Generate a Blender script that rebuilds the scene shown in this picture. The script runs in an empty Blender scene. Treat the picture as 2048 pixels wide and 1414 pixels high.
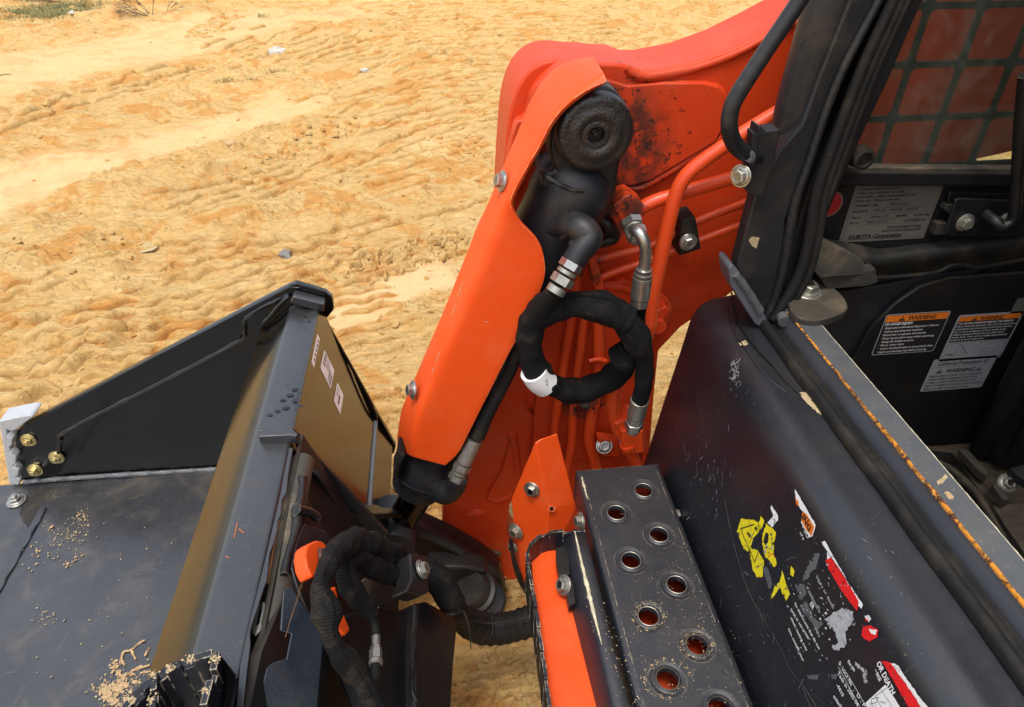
import bpy, bmesh, math, random
import numpy as np
from mathutils import Vector, Matrix
from mathutils.geometry import tessellate_polygon
random.seed(7); rng = np.random.default_rng(7)
scene = bpy.context.scene
# ------------------------------------------------------------------ camera
CZ = 1.32                                   # camera height above the sand
PITCH, YAW = math.radians(36.2), math.radians(6.4)
cp, sp_, cy_, sy_ = math.cos(PITCH), math.sin(PITCH), math.cos(YAW), math.sin(YAW)
cd = bpy.data.cameras.new('camera'); cam = bpy.data.objects.new('camera', cd)
scene.collection.objects.link(cam); scene.camera = cam
cam.location = (0, 0, CZ)
cam.rotation_euler = (math.radians(90) - PITCH, 0, -YAW)
cd.sensor_width = 36; cd.lens = 24.0; cd.clip_start = 0.02; cd.clip_end = 2000
# ------------------------------------------------------------------ light
SUN_AZ, SUN_EL = math.radians(-155), math.radians(71)     # azimuth clockwise from +Y
world = bpy.data.worlds.new('World'); scene.world = world; world.use_nodes = True
wt = world.node_tree; bg = wt.nodes['Background']
sky = wt.nodes.new('ShaderNodeTexSky'); sky.sky_type = 'NISHITA'; sky.sun_disc = False
sky.sun_elevation = SUN_EL; sky.sun_rotation = SUN_AZ; sky.dust_density = 3.0; sky.air_density = 1.2
# thin bright overcast: the clear sky's colour washed out by cloud
hs = wt.nodes.new('ShaderNodeHueSaturation'); hs.inputs['Saturation'].default_value = .50
wt.links.new(sky.outputs[0], hs.inputs['Color']); wt.links.new(hs.outputs[0], bg.inputs[0]); bg.inputs[1].default_value = 0.15
sd = bpy.data.lights.new('sun', 'SUN'); sun = bpy.data.objects.new('sun', sd); scene.collection.objects.link(sun)
sd.energy = 1.0; sd.angle = math.radians(12); sd.color = (1.0, .95, .87)
sdir = Vector((math.sin(SUN_AZ)*math.cos(SUN_EL), math.cos(SUN_AZ)*math.cos(SUN_EL), math.sin(SUN_EL)))
sun.rotation_euler = sdir.to_track_quat('Z', 'Y').to_euler(); sun.location = sdir*20
scene.view_settings.view_transform = 'Standard'; scene.view_settings.look = 'None'
scene.view_settings.exposure = 0.84; scene.view_settings.gamma = 1
scene.view_settings.use_curve_mapping = False
scene.render.engine = 'CYCLES'; scene.cycles.max_bounces = 8; scene.cycles.use_denoising = True

# ------------------------------------------------------------------ measuring helpers
def ray(px, py):
    r, u, f = px-1024.0, 707.0-py, 1365.3
    fw = f*cp + u*sp_; vz = u*cp - f*sp_
    return Vector((r*cy_ + fw*sy_, fw*cy_ - r*sy_, vz))
def PY(px, py, Y): d = ray(px, py); return Vector((0, 0, CZ)) + d*(Y/d.y)
def PX(px, py, X): d = ray(px, py); return Vector((0, 0, CZ)) + d*(X/d.x)
def PZ(px, py, Z): d = ray(px, py); return Vector((0, 0, CZ)) + d*((Z-CZ)/d.z)
def PP(px, py, o, n): d = ray(px, py); c = Vector((0, 0, CZ)); return c + d*((o-c).dot(n)/d.dot(n))
FW = Vector((cp*sy_, cp*cy_, -sp_))
def mpp(p): return (p - Vector((0, 0, CZ))).dot(FW)/1365.3      # metres per photo pixel at p
def proj(p):
    d = Vector(p) - Vector((0, 0, CZ)); R_ = Vector((cy_, -sy_, 0)); U_ = R_.cross(FW); z = d.dot(FW)
    return Vector((1024+1365.3*d.dot(R_)/z, 707-1365.3*d.dot(U_)/z))
def lpp(p, A): return .02/max((proj(Vector(p)+A*.02)-proj(p)).length, 1e-3)     # metres along A per photo pixel
def cr(pts, n=6, closed=False):                                  # Catmull-Rom through tuples
    P = [np.array(p, float) for p in pts]; m = len(P); out = []
    g = (lambda i: P[i % m]) if closed else (lambda i: P[min(max(i, 0), m-1)])
    for i in range(m if closed else m-1):
        a, b, c, d = g(i-1), g(i), g(i+1), g(i+2)
        for k in range(n):
            t = k/n
            out.append(.5*((2*b)+(-a+c)*t+(2*a-5*b+4*c-d)*t*t+(-a+3*b-3*c+d)*t**3))
    if not closed: out.append(P[-1])
    return out

# ------------------------------------------------------------------ node materials
MATS = {}
def nd(t, typ, **kw):
    n = t.nodes.new(typ)
    for k, v in kw.items(): setattr(n, k, v)
    return n
def mixc(t, fac, a, b, blend='MIX'):
    m = nd(t, 'ShaderNodeMix', data_type='RGBA', blend_type=blend)
    for s, v in ((0, fac), (6, a), (7, b)):
        if hasattr(v, 'links') or isinstance(v, bpy.types.NodeSocket): t.links.new(v, m.inputs[s])
        elif s == 0: m.inputs[0].default_value = v
        else: m.inputs[s].default_value = (*v, 1) if len(v) == 3 else v
    return m.outputs[2]
def math_(t, op, a, b=0.0, c=None, clamp=False):
    m = nd(t, 'ShaderNodeMath', operation=op); m.use_clamp = clamp
    for i, v in enumerate((a, b, c)):
        if v is None: continue
        if isinstance(v, bpy.types.NodeSocket): t.links.new(v, m.inputs[i])
        else: m.inputs[i].default_value = v
    return m.outputs[0]
def noise(t, vec, scale, detail=4, rough=.55, dist=0.0):
    n = nd(t, 'ShaderNodeTexNoise'); n.inputs['Scale'].default_value = scale
    n.inputs['Detail'].default_value = detail; n.inputs['Roughness'].default_value = rough
    n.inputs['Distortion'].default_value = dist
    t.links.new(vec, n.inputs['Vector']); return n.outputs[0]
def step_(t, v, lo, hi):
    m = nd(t, 'ShaderNodeMapRange'); m.interpolation_type = 'SMOOTHSTEP'
    t.links.new(v, m.inputs[0]); m.inputs[1].default_value = lo; m.inputs[2].default_value = hi
    return m.outputs[0]
def base_mat(name):
    m = bpy.data.materials.new(name); m.use_nodes = True; t = m.node_tree
    b = t.nodes['Principled BSDF']; g = nd(t, 'ShaderNodeNewGeometry')
    return m, t, b, g.outputs['Position']
def bump(t, b, h, dist, strength=1.0, nrm=None):
    n = nd(t, 'ShaderNodeBump'); n.inputs['Distance'].default_value = dist; n.inputs['Strength'].default_value = strength
    t.links.new(h, n.inputs['Height'])
    if nrm is not None: t.links.new(nrm, n.inputs['Normal'])
    t.links.new(n.outputs[0], b.inputs['Normal']); return n.outputs[0]
DUST = (.50, .36, .20)
def paint(name, col, rough=.35, spec=.5, coat=0.0, dust=.3, dust_up=0.0, speck=.35, chips=0.0, chipcol=(.55, .45, .25), wear=0.0,
          wearcol=(.62, .5, .3), var=.25, orange_peel=.00025, grease=0.0, metallic=0.0, scr=.0, stain=None):
    m, t, b, pos = base_mat(name)
    c = col
    n1 = noise(t, pos, 7, 5, .6); n2 = noise(t, pos, 60, 4, .6); n3 = noise(t, pos, 260, 2, .5)
    dark = tuple(x*(1-var) for x in col); lite = tuple(min(1, x*(1+var)) for x in col)
    c = mixc(t, n1, dark, lite)
    rr = math_(t, 'MULTIPLY_ADD', n1, .25, rough-.12)
    if grease > 0:
        gm = math_(t, 'MULTIPLY', step_(t, noise(t, pos, 34, 6, .74, .8), .655, .675), grease)
        c = mixc(t, gm, c, (.012, .010, .009))
    for stain in (stain or ()):                         # grease flung round pins and pipes
        vm2 = nd(t, 'ShaderNodeVectorMath', operation='DISTANCE'); t.links.new(pos, vm2.inputs[0]); vm2.inputs[1].default_value = stain[0]
        fall = step_(t, vm2.outputs['Value'], stain[1], stain[1]*.25)
        nn_ = math_(t, 'ADD', noise(t, pos, 75, 6, .72, .8), math_(t, 'MULTIPLY', fall, .16))
        sm2 = math_(t, 'MULTIPLY', step_(t, nn_, .70, .73), .9)
        c = mixc(t, sm2, c, (.012, .010, .009))
        fl = math_(t, 'MULTIPLY', step_(t, vm2.outputs['Value'], stain[1]*.55, stain[1]*.30), step_(t, noise(t, pos, 30, 5, .6), .35, .6))
        c = mixc(t, math_(t, 'MULTIPLY', fl, .85), c, (.03, .022, .016))
    if scr > 0:                                         # fine scratches
        mp = nd(t, 'ShaderNodeMapping'); t.links.new(pos, mp.inputs[0]); mp.inputs['Rotation'].default_value = (.5, .9, .3)
        mp.inputs['Scale'].default_value = (14, 240, 14)
        sm = math_(t, 'MULTIPLY', step_(t, noise(t, mp.outputs[0], 1.6, 3, .6, 1.2), .70, .78), scr)
        c = mixc(t, sm, c, tuple(min(1, x+.18) for x in col))
    # film of dust in blotches, more on faces that look up
    f = math_(t, 'MULTIPLY', step_(t, noise(t, pos, 11, 6, .65, .4), .45, .8), dust)
    if dust_up > 0:
        sx = nd(t, 'ShaderNodeSeparateXYZ'); g = nd(t, 'ShaderNodeNewGeometry'); t.links.new(g.outputs['Normal'], sx.inputs[0])
        up = step_(t, sx.outputs[2], .3, 1.0)
        f = math_(t, 'ADD', f, math_(t, 'MULTIPLY', math_(t, 'MULTIPLY', up, n2), dust_up), clamp=True)
    c = mixc(t, f, c, DUST)
    sk = math_(t, 'MULTIPLY', math_(t, 'MULTIPLY', step_(t, noise(t, pos, 330, 2, .6), .69, .75), step_(t, noise(t, pos, 9, 3, .6), .47, .62)), speck)
    c = mixc(t, sk, c, (.55, .43, .27))
    if chips > 0:
        ch = math_(t, 'MULTIPLY', step_(t, noise(t, pos, 48, 5, .75, .8), .70, .72), chips)
        c = mixc(t, ch, c, chipcol)
    nrm = None
    if wear > 0:                                        # worn paint on the edges
        bv = nd(t, 'ShaderNodeBevel', samples=4); bv.inputs[0].default_value = .0022
        g2 = nd(t, 'ShaderNodeNewGeometry'); vm = nd(t, 'ShaderNodeVectorMath', operation='DOT_PRODUCT')
        t.links.new(bv.outputs[0], vm.inputs[0]); t.links.new(g2.outputs['Normal'], vm.inputs[1])
        e = step_(t, math_(t, 'SUBTRACT', 1.0, vm.outputs['Value']), .02, .12)
        e = math_(t, 'MULTIPLY', e, step_(t, noise(t, pos, 38, 5, .8), .47, .56)); e = math_(t, 'MULTIPLY', e, wear)
        c = mixc(t, e, c, wearcol)
    t.links.new(c, b.inputs['Base Color'])
    r2 = math_(t, 'ADD', rr, math_(t, 'MULTIPLY', f, .45), clamp=True)
    r2 = math_(t, 'ADD', r2, math_(t, 'MULTIPLY', n2, .08), clamp=True)
    t.links.new(r2, b.inputs['Roughness'])
    b.inputs['Specular IOR Level'].default_value = spec; b.inputs['Metallic'].default_value = metallic
    b.inputs['Coat Weight'].default_value = coat; b.inputs['Coat Roughness'].default_value = .12
    h = math_(t, 'ADD', n2, math_(t, 'MULTIPLY', n3, .5))
    h = math_(t, 'ADD', h, math_(t, 'MULTIPLY', math_(t, 'ADD', f, sk), 1.2))
    bump(t, b, h, orange_peel, 1.0)
    MATS[name] = m; return m
def plain(name, col, rough=.6, metallic=0.0, spec=.5, var=.15, nscale=40, bmp=.0003, emission=None):
    m, t, b, pos = base_mat(name)
    n = noise(t, pos, nscale, 5, .65)
    t.links.new(mixc(t, n, tuple(x*(1-var) for x in col), tuple(min(1, x*(1+var)) for x in col)), b.inputs['Base Color'])
    t.links.new(math_(t, 'MULTIPLY_ADD', n, .2, rough-.1), b.inputs['Roughness'])
    b.inputs['Metallic'].default_value = metallic; b.inputs['Specular IOR Level'].default_value = spec
    if bmp: bump(t, b, n, bmp)
    MATS[name] = m; return m
STC = PY(1205, 300, 1.15)
ORANGE = paint('orange_paint_shaded', (.60, .048, .007), .44, spec=.35, dust=.12, speck=.06, var=.08, grease=.55, orange_peel=.0002, wear=.25, wearcol=(.75, .5, .25), stain=((tuple(STC), .26), (tuple(PY(1165, 800, 1.13)), .13), (tuple(PY(1215, 440, 1.15)), .12)))  # base darkened so the arm's shade behind the guard is in the paint
ORANGE_C = paint('orange_paint_clean', (.80, .080, .007), .46, spec=.35, dust=.09, speck=.10, var=.06, wear=.9, wearcol=(.8, .6, .35), grease=.10, scr=.12)
ORANGE_P = paint('orange_pipe_paint', (.74, .068, .010), .36, stain=((tuple(PY(1165, 800, 1.10)), .10), (tuple(PY(1250, 430, 1.05)), .10), (tuple(PY(1180, 530, 1.1)), .08)), dust=.05, speck=.08, var=.08, grease=1.0, orange_peel=.0003)
BLACK_G = paint('black_gloss_paint', (.0035, .0035, .0035), .12, spec=.6, coat=.35, dust=.0, speck=.05, var=.1, orange_peel=.00004)
BLACK_P = paint('black_paint', (.007, .008, .010), .36, spec=.45, dust=.03, dust_up=.03, speck=.3, wear=.35)
BUCKET_F = paint('bucket_floor_paint', (.018, .020, .025), .30, spec=1.0, coat=.4, dust=.12, dust_up=.02, speck=.55, var=.5, scr=.6, orange_peel=.0005)
BAND = paint('bucket_lip_paint', (.012, .014, .018), .30, spec=1.0, coat=.35, dust=.02, dust_up=.03, speck=.35, orange_peel=.0001)
PLAST = paint('black_plastic', (.010, .012, .017), .32, spec=.8, dust=.025, dust_up=.02, speck=.45, chips=.3, chipcol=(.25, .27, .3), scr=.35, var=.25, orange_peel=.0002)
STEPM = paint('step_paint', (.014, .018, .026), .38, spec=.75, dust=.03, dust_up=.05, speck=.8, chips=.0, wear=.5, var=.2)
SERR = paint('worn_serrated_edge', (.010, .012, .018), .40, dust=.05, speck=.5, chips=.6, chipcol=(.6, .42, .22), wear=1.0, wearcol=(.85, .72, .5))
SILL = paint('sill_paint', (.062, .076, .090), .38, dust=.10, dust_up=.10, speck=.7, chips=.25, chipcol=(.5, .45, .33), wear=1.0, wearcol=(.75, .6, .38), scr=.4)
WEB = paint('sill_web_paint', (.11, .115, .13), .35, dust=.02, speck=.1)
PILLAR = paint('pillar_paint', (.012, .013, .015), .42, dust=.10, speck=.3, chips=.10, wear=.3, var=.35)
CABD = paint('cab_dark', (.006, .006, .007), .5, spec=.35, dust=.02, dust_up=.1, speck=.12, orange_peel=.0002)
GREASB = paint('caked_grease_boss', (.010, .009, .008), .34, spec=.6, dust=.05, speck=.12, orange_peel=.0022, var=.4)
MUD = paint('caked_brown_mud', (.05, .038, .025), .9, dust=.6, speck=.2, orange_peel=.004, var=.7)
GRIME = paint('grimy_floor', (.018, .016, .014), .7, dust=.40, dust_up=.2, speck=.3, orange_peel=.002)
DUSTY = paint('dusty_metal', (.030, .028, .024), .6, dust=.45, dust_up=.12, speck=.5, chips=.3, orange_peel=.0006)
GREASE = paint('greasy_black', (.008, .0075, .007), .46, spec=.5, dust=.06, speck=.08, orange_peel=.0011, var=.3)
CYL = paint('cylinder_paint', (.008, .009, .013), .45, dust=.07, speck=.12, orange_peel=.0004)
RUBBER = paint('rubber', (.007, .007, .007), .62, spec=.3, dust=.07, speck=.2, orange_peel=.0006)
SEAL = paint('dusty_seal', (.010, .010, .010), .65, spec=.3, dust=.08, dust_up=.0, speck=.3, orange_peel=.0008)
RUST = plain('rust', (.20, .075, .025), .9, var=.6, nscale=90, bmp=.0008)
STEEL = plain('zinc_steel', (.42, .41, .37), .32, metallic=.9, var=.3, nscale=120, bmp=.0002)
STEELD = plain('dull_steel', (.36, .35, .30), .45, metallic=.8, var=.5, nscale=110, bmp=.0004)
YZINC = plain('yellow_zinc', (.62, .52, .26), .3, metallic=.9, var=.25, nscale=80, bmp=.0002)
CHROME = plain('chrome_rod', (.12, .10, .11), .12, metallic=1.0, var=.3, nscale=20, bmp=0)
TOOTH = plain('cutter_grey_paint', (.43, .44, .45), .4, var=.2, nscale=60)
WHITE = plain('label_white', (.84, .84, .82), .45, var=.06, nscale=200, bmp=0)
GREYL = plain('label_grey', (.30, .31, .33), .45, var=.08, nscale=200, bmp=0)
INK = plain('ink_black', (.010, .010, .010), .5, bmp=0)
DBLACK = plain('decal_black', (.018, .018, .018), .4, bmp=0)
DTEXT = plain('decal_text_white', (.85, .85, .85), .5, bmp=0)
DORANGE = plain('decal_orange', (.75, .19, .02), .4, var=.05, bmp=0)
DRED = plain('decal_red', (.78, .018, .02), .4, var=.1, nscale=150, bmp=0)
DYEL = plain('decal_yellow', (.90, .70, .015), .4, var=.25, nscale=60, bmp=0)
DSCUFF = paint('scuffed_film', (.10, .105, .11), .4, dust=.1, speck=.8, chips=.8, chipcol=(.35, .36, .37), var=.6)
DSILV = plain('scuffed_white_film', (.42, .43, .44), .45, var=.6, nscale=170, bmp=.0002)
DPLATE = plain('plate_grey', (.11, .105, .09), .5, var=.15, nscale=100, bmp=0)
GREYWELD = paint('weld_grey', (.10, .105, .11), .35, dust=.03, speck=.2, orange_peel=.0006)
TWINE = plain('twine', (.55, .27, .09), .8, bmp=0)
SPRING = plain('rusty_spring', (.10, .045, .035), .5, metallic=.3, var=.4)
CLAY = plain('dry_clay', (.50, .33, .17), .95, var=.35, nscale=120, bmp=.002)
CLAYP = plain('pale_clay', (.46, .35, .20), .95, var=.35, nscale=200, bmp=.002)
ROCKW = plain('pale_rock', (.50, .48, .42), .8, var=.2, nscale=30, bmp=.01)
LEAFG = plain('grey_leaf', (.20, .18, .17), .8, var=.3)
GRASSM = plain('grass', (.24, .23, .09), .8, var=.5, nscale=4)
TWIG = plain('dead_twig', (.17, .11, .07), .9, var=.4, nscale=10)
def fabric(name, col, su, sv, strength):
    m, t, b, pos = base_mat(name)
    uv = nd(t, 'ShaderNodeTexCoord').outputs['UV']; sx = nd(t, 'ShaderNodeSeparateXYZ'); t.links.new(uv, sx.inputs[0])
    a = math_(t, 'SINE', math_(t, 'MULTIPLY', math_(t, 'ADD', sx.outputs[0], math_(t, 'MULTIPLY', sx.outputs[1], 1.0)), su))
    c = math_(t, 'SINE', math_(t, 'MULTIPLY', math_(t, 'SUBTRACT', sx.outputs[0], sx.outputs[1]), sv))
    w = math_(t, 'MULTIPLY', a, c)
    w01 = math_(t, 'MULTIPLY_ADD', w, .5, .5)
    n = noise(t, pos, 25, 5, .65, .5)
    cc = mixc(t, math_(t, 'POWER', w01, 3.0), tuple(x*.45 for x in col), tuple(min(1, x*2.6) for x in col))
    cc = mixc(t, math_(t, 'MULTIPLY', step_(t, n, .5, .8), .08), cc, DUST)
    t.links.new(cc, b.inputs['Base Color']); b.inputs['Roughness'].default_value = .8; b.inputs['Specular IOR Level'].default_value = .2
    h = math_(t, 'ADD', math_(t, 'MULTIPLY', w01, strength), n)
    bump(t, b, h, .0016); MATS[name] = m; return m
SLEEVE = fabric('woven_sleeve', (.007, .007, .0075), 1050, 1050, .6)
HOSE = fabric('spiral_hose_cover', (.014, .014, .014), 160, 900, .2)
def glass_mat():
    m, t, b, pos = base_mat('dusty_window')
    out = t.nodes['Material Output']; tr = nd(t, 'ShaderNodeBsdfTransparent'); tr.inputs[0].default_value = (.80, .86, .82, 1)
    b.inputs['Base Color'].default_value = (.30, .30, .24, 1); b.inputs['Roughness'].default_value = .08; b.inputs['Specular IOR Level'].default_value = .6
    n = noise(t, pos, 14, 6, .7, 1.5); n2 = noise(t, pos, 300, 2, .6)
    f = math_(t, 'MULTIPLY_ADD', step_(t, n, .4, .75), .12, .05)
    f = math_(t, 'ADD', f, math_(t, 'MULTIPLY', step_(t, n2, .68, .76), .3), clamp=True)
    mx = nd(t, 'ShaderNodeMixShader'); t.links.new(f, mx.inputs[0]); t.links.new(tr.outputs[0], mx.inputs[1]); t.links.new(b.outputs[0], mx.inputs[2])
    t.links.new(mx.outputs[0], out.inputs[0]); return m
GLASS = glass_mat()
GRILLE = paint('green_grey_grille', (.010, .018, .017), .5, dust=.05, speck=.3)

# ------------------------------------------------------------------ object helpers
ORG = {}
def link(o, parent=None):
    scene.collection.objects.link(o)
    if parent is not None: o.parent = parent
    return o
def thing(name, label, cat, loc, group=None):
    o = bpy.data.objects.new(name, None); link(o); o.location = loc; o.empty_display_size = .1
    o['label'] = label; o['category'] = cat; ORG[o.name] = Vector(loc)
    if group: o['group'] = group
    return o
def tag(o, label, cat, group=None):
    o['label'] = label; o['category'] = cat
    if group: o['group'] = group
    return o
def mk(name, verts, faces, mat, parent=None, smooth=False, uvs=None, mids=None, label=None, auto=None):
    V = np.array([tuple(v) for v in verts], float)
    org = Vector(((V[:, 0].min()+V[:, 0].max())/2, (V[:, 1].min()+V[:, 1].max())/2, V[:, 2].min()))
    me = bpy.data.meshes.new(name); me.from_pydata([tuple(v) for v in (V - np.array(org))], [], [tuple(f) for f in faces])
    mats = mat if isinstance(mat, (list, tuple)) else [mat]
    for m in mats: me.materials.append(m)
    if mids is not None: me.polygons.foreach_set('material_index', mids)
    if uvs is not None:
        l = me.uv_layers.new(name='UVMap'); vi = np.empty(len(me.loops), int); me.loops.foreach_get('vertex_index', vi)
        l.data.foreach_set('uv', np.array(uvs, float)[vi].ravel())
    me.validate(); me.update()
    if smooth: me.polygons.foreach_set('use_smooth', [True]*len(me.polygons))
    if auto is not None:
        me.polygons.foreach_set('use_smooth', [True]*len(me.polygons)); me.set_sharp_from_angle(angle=math.radians(auto))
    o = bpy.data.objects.new(name, me); link(o, parent); ORG[o.name] = org
    o.location = org - (ORG[parent.name] if parent is not None else Vector((0, 0, 0)))
    if label: o['label'] = label
    return o
def recalc(o):
    bm = bmesh.new(); bm.from_mesh(o.data); bmesh.ops.recalc_face_normals(bm, faces=bm.faces); bm.to_mesh(o.data); bm.free(); return o
def bev(o, w=.003, seg=2, ang=35):
    b = o.modifiers.new('bevel', 'BEVEL'); b.width = w; b.segments = seg; b.limit_method = 'ANGLE'; b.angle_limit = math.radians(ang)
    b.harden_normals = True
    o.data.polygons.foreach_set('use_smooth', [True]*len(o.data.polygons)); return o
def plate(name, pts, n, th, mat, parent, bw=.002, label=None, seg=2):
    """pts: world points of one face (planar-ish); extruded by th along n"""
    n = Vector(n).normalized(); k = len(pts); P = [Vector(p) for p in pts]
    V = P + [p + n*th for p in P]
    T = tessellate_polygon([P])
    bm = bmesh.new(); vs = [bm.verts.new(v) for v in V]
    try: bm.faces.new(vs[:k]); bm.faces.new(vs[k:][::-1])
    except ValueError: pass
    for i in range(k):
        j = (i+1) % k
        bm.faces.new((vs[i], vs[j], vs[k+j], vs[k+i]))
    bmesh.ops.recalc_face_normals(bm, faces=bm.faces)
    me = bpy.data.meshes.new(name); V2 = [v.co.copy() for v in bm.verts]; F = [[v.index for v in f.verts] for f in bm.faces]
    bm.verts.index_update(); F = [[v.index for v in f.verts] for f in bm.faces]; bm.free(); bpy.data.meshes.remove(me)
    o = mk(name, V2, F, mat, parent, label=label)
    if bw: bev(o, bw, seg)
    return o
def plY(name, px, Y, th, mat, parent, bw=.002, label=None, smooth=0):
    q = cr(px, smooth, True) if smooth else px
    return plate(name, [PY(a, b, Y) for a, b in q], (0, 1, 0), th, mat, parent, bw, label)
def tube(name, pts, rad, mat, parent=None, seg=14, n=8, closed=False, caps=True, wr=0.0, wf=30, label=None, squash=None, rib=0.0, ribn=0):
    """pts world; rad metres or list; wr wrinkle amount"""
    P = [Vector(p) for p in cr([tuple(p) for p in pts], n, closed)]
    R = [rad]*len(pts) if not hasattr(rad, '__len__') else list(rad)
    R = [float(x[0]) for x in cr([(r,) for r in R], n, closed)]
    m = len(P); V = []; UV = []; F = []
    T = [(P[(i+1) % m if closed else min(i+1, m-1)] - P[(i-1) % m if closed else max(i-1, 0)]).normalized() for i in range(m)]
    up = Vector((0, 0, 1)) if abs(T[0].z) < .9 else Vector((1, 0, 0))
    N = (up - T[0]*up.dot(T[0])).normalized(); L = 0; ph = random.random()*100
    for i in range(m):
        if i: L += (P[i]-P[i-1]).length
        N = (N - T[i]*N.dot(T[i])).normalized(); B = T[i].cross(N)
        for k in range(seg):
            a = 2*math.pi*k/seg; r = R[i]
            if wr:
                w = math.sin(L*wf*6.28+1.5*math.sin(a*2+ph)+ph)*.5 + math.sin(L*wf*2.3*6.28+2*math.sin(a+ph*2))*.3 + math.sin(L*wf*.41*6.28+a*3+ph)*.4
                r *= 1 + wr*w
            if rib: r *= 1 + rib*math.sin(L*ribn*6.283)
            V.append(P[i] + (N*math.cos(a) + B*math.sin(a))*r); UV.append((k/seg*R[i]*6.28, L))
    for i in range(m if closed else m-1):
        j = (i+1) % m
        for k in range(seg):
            k2 = (k+1) % seg; F.append((i*seg+k, i*seg+k2, j*seg+k2, j*seg+k))
    if caps and not closed:
        F.append(tuple(range(seg))[::-1]); F.append(tuple((m-1)*seg+k for k in range(seg)))
    return mk(name, V, F, mat, parent, uvs=UV, label=label, auto=50)
def tubeY(name, px, Y, rpx, mat, parent, **kw):
    Ys = Y if hasattr(Y, '__len__') else [Y]*len(px)
    P = [PY(a, b, y) for (a, b), y in zip(px, Ys)]
    rp = rpx if hasattr(rpx, '__len__') else [rpx]*len(px)
    return tube(name, P, [r*mpp(p) for r, p in zip(rp, P)], mat, parent, **kw)
def lathe(name, p0, axis, prof, mat, parent, seg=28, label=None, auto=35, sides=None):
    """prof: (distance along axis, radius); ngon of `seg` (6 = hex)"""
    A = Vector(axis).normalized(); u = A.orthogonal().normalized(); v = A.cross(u); V = []; F = []; sm = len(prof)
    for d, r in prof:
        for k in range(seg):
            a = 2*math.pi*k/seg; V.append(Vector(p0) + A*d + (u*math.cos(a)+v*math.sin(a))*r)
    for i in range(sm-1):
        for k in range(seg):
            k2 = (k+1) % seg; F.append((i*seg+k, i*seg+k2, (i+1)*seg+k2, (i+1)*seg+k))
    F.append(tuple(range(seg))[::-1]); F.append(tuple((sm-1)*seg+k for k in range(seg)))
    return mk(name, V, F, mat, parent, label=label, auto=auto)
BOLT = {}
def bolt_mesh(mat, washer=True, nut=False):
    key = (mat.name, washer, nut)
    if key in BOLT: return BOLT[key]
    V = []; F = []
    def ring(z, r, n, off=0):
        s = len(V)
        for k in range(n):
            a = 2*math.pi*(k+off)/n; V.append((r*math.cos(a), r*math.sin(a), z))
        return s
    def join(a, b, n):
        for k in range(n): F.append((a+k, a+(k+1) % n, b+(k+1) % n, b+k))
    n = 24
    if washer:
        rs = [ring(z, r, n) for z, r in ((-.05, 1.55), (.10, 1.55), (.16, 1.48), (.16, .9))]
        for a, b in zip(rs, rs[1:]): join(a, b, n)
        F.append(tuple(rs[-1]+k for k in range(n)))
    rs = [ring(z, r, n) for z, r in ((.16, 1.28), (.26, 1.25), (.34, 1.05))]
    for a, b in zip(rs, rs[1:]): join(a, b, n)
    F.append(tuple(rs[-1]+k for k in range(n)))
    rs = [ring(z, r, 6) for z, r in ((.2, 1.0), (.92, 1.0), (1.0, .90))]
    for a, b in zip(rs, rs[1:]): join(a, b, 6)
    F.append(tuple(rs[-1]+k for k in range(6)))
    if nut:
        rs = [ring(z, r, 16) for z, r in ((.9, .52), (1.35, .52), (1.42, .44))]
        for a, b in zip(rs, rs[1:]): join(a, b, 16)
        F.append(tuple(rs[-1]+k for k in range(16)))
    else:
        rs = [ring(z, r, 16) for z, r in ((1.005, .68), (1.03, .62), (1.0, .55))]
        for a, b in zip(rs, rs[1:]): join(a, b, 16)
        F.append(tuple(rs[-1]+k for k in range(16)))
    me = bpy.data.meshes.new('bolt'); me.from_pydata(V, [], F); me.materials.append(mat)
    me.validate(); me.update(); me.polygons.foreach_set('use_smooth', [True]*len(me.polygons)); me.set_sharp_from_angle(angle=math.radians(30))
    BOLT[key] = me; return me
def bolt(p, axis, rpx, parent, mat=None, washer=True, nut=False, label=None, name='bolt'):
    """rpx: hexagon radius in photo pixels"""
    o = bpy.data.objects.new(name, bolt_mesh(mat or STEEL, washer, nut)); link(o, parent); p = Vector(p)
    r = rpx*mpp(p); ax = Vector(axis).normalized()
    o.location = p - (ORG[parent.name] if parent is not None else Vector((0, 0, 0)))
    o.rotation_mode = 'QUATERNION'; o.rotation_quaternion = ax.to_track_quat('Z', 'Y') @ Matrix.Rotation(random.random()*3, 3, 'Z').to_quaternion()
    o.scale = (r, r, r); ORG[o.name] = p
    if label: o['label'] = label
    return o
def loft(name, rows, mat, parent, label=None, auto=40, closed=False, smooth=False):
    n = len(rows[0]); V = [p for r in rows for p in r]; F = []
    for i in range(len(rows)-1):
        for k in range(n if closed else n-1):
            F.append((i*n+k, i*n+(k+1) % n, (i+1)*n+(k+1) % n, (i+1)*n+k))
    return mk(name, V, F, mat, parent, label=label, auto=auto)
def solid(o, th, off=-1): s = o.modifiers.new('solid', 'SOLIDIFY'); s.thickness = th; s.offset = off; return o
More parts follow.
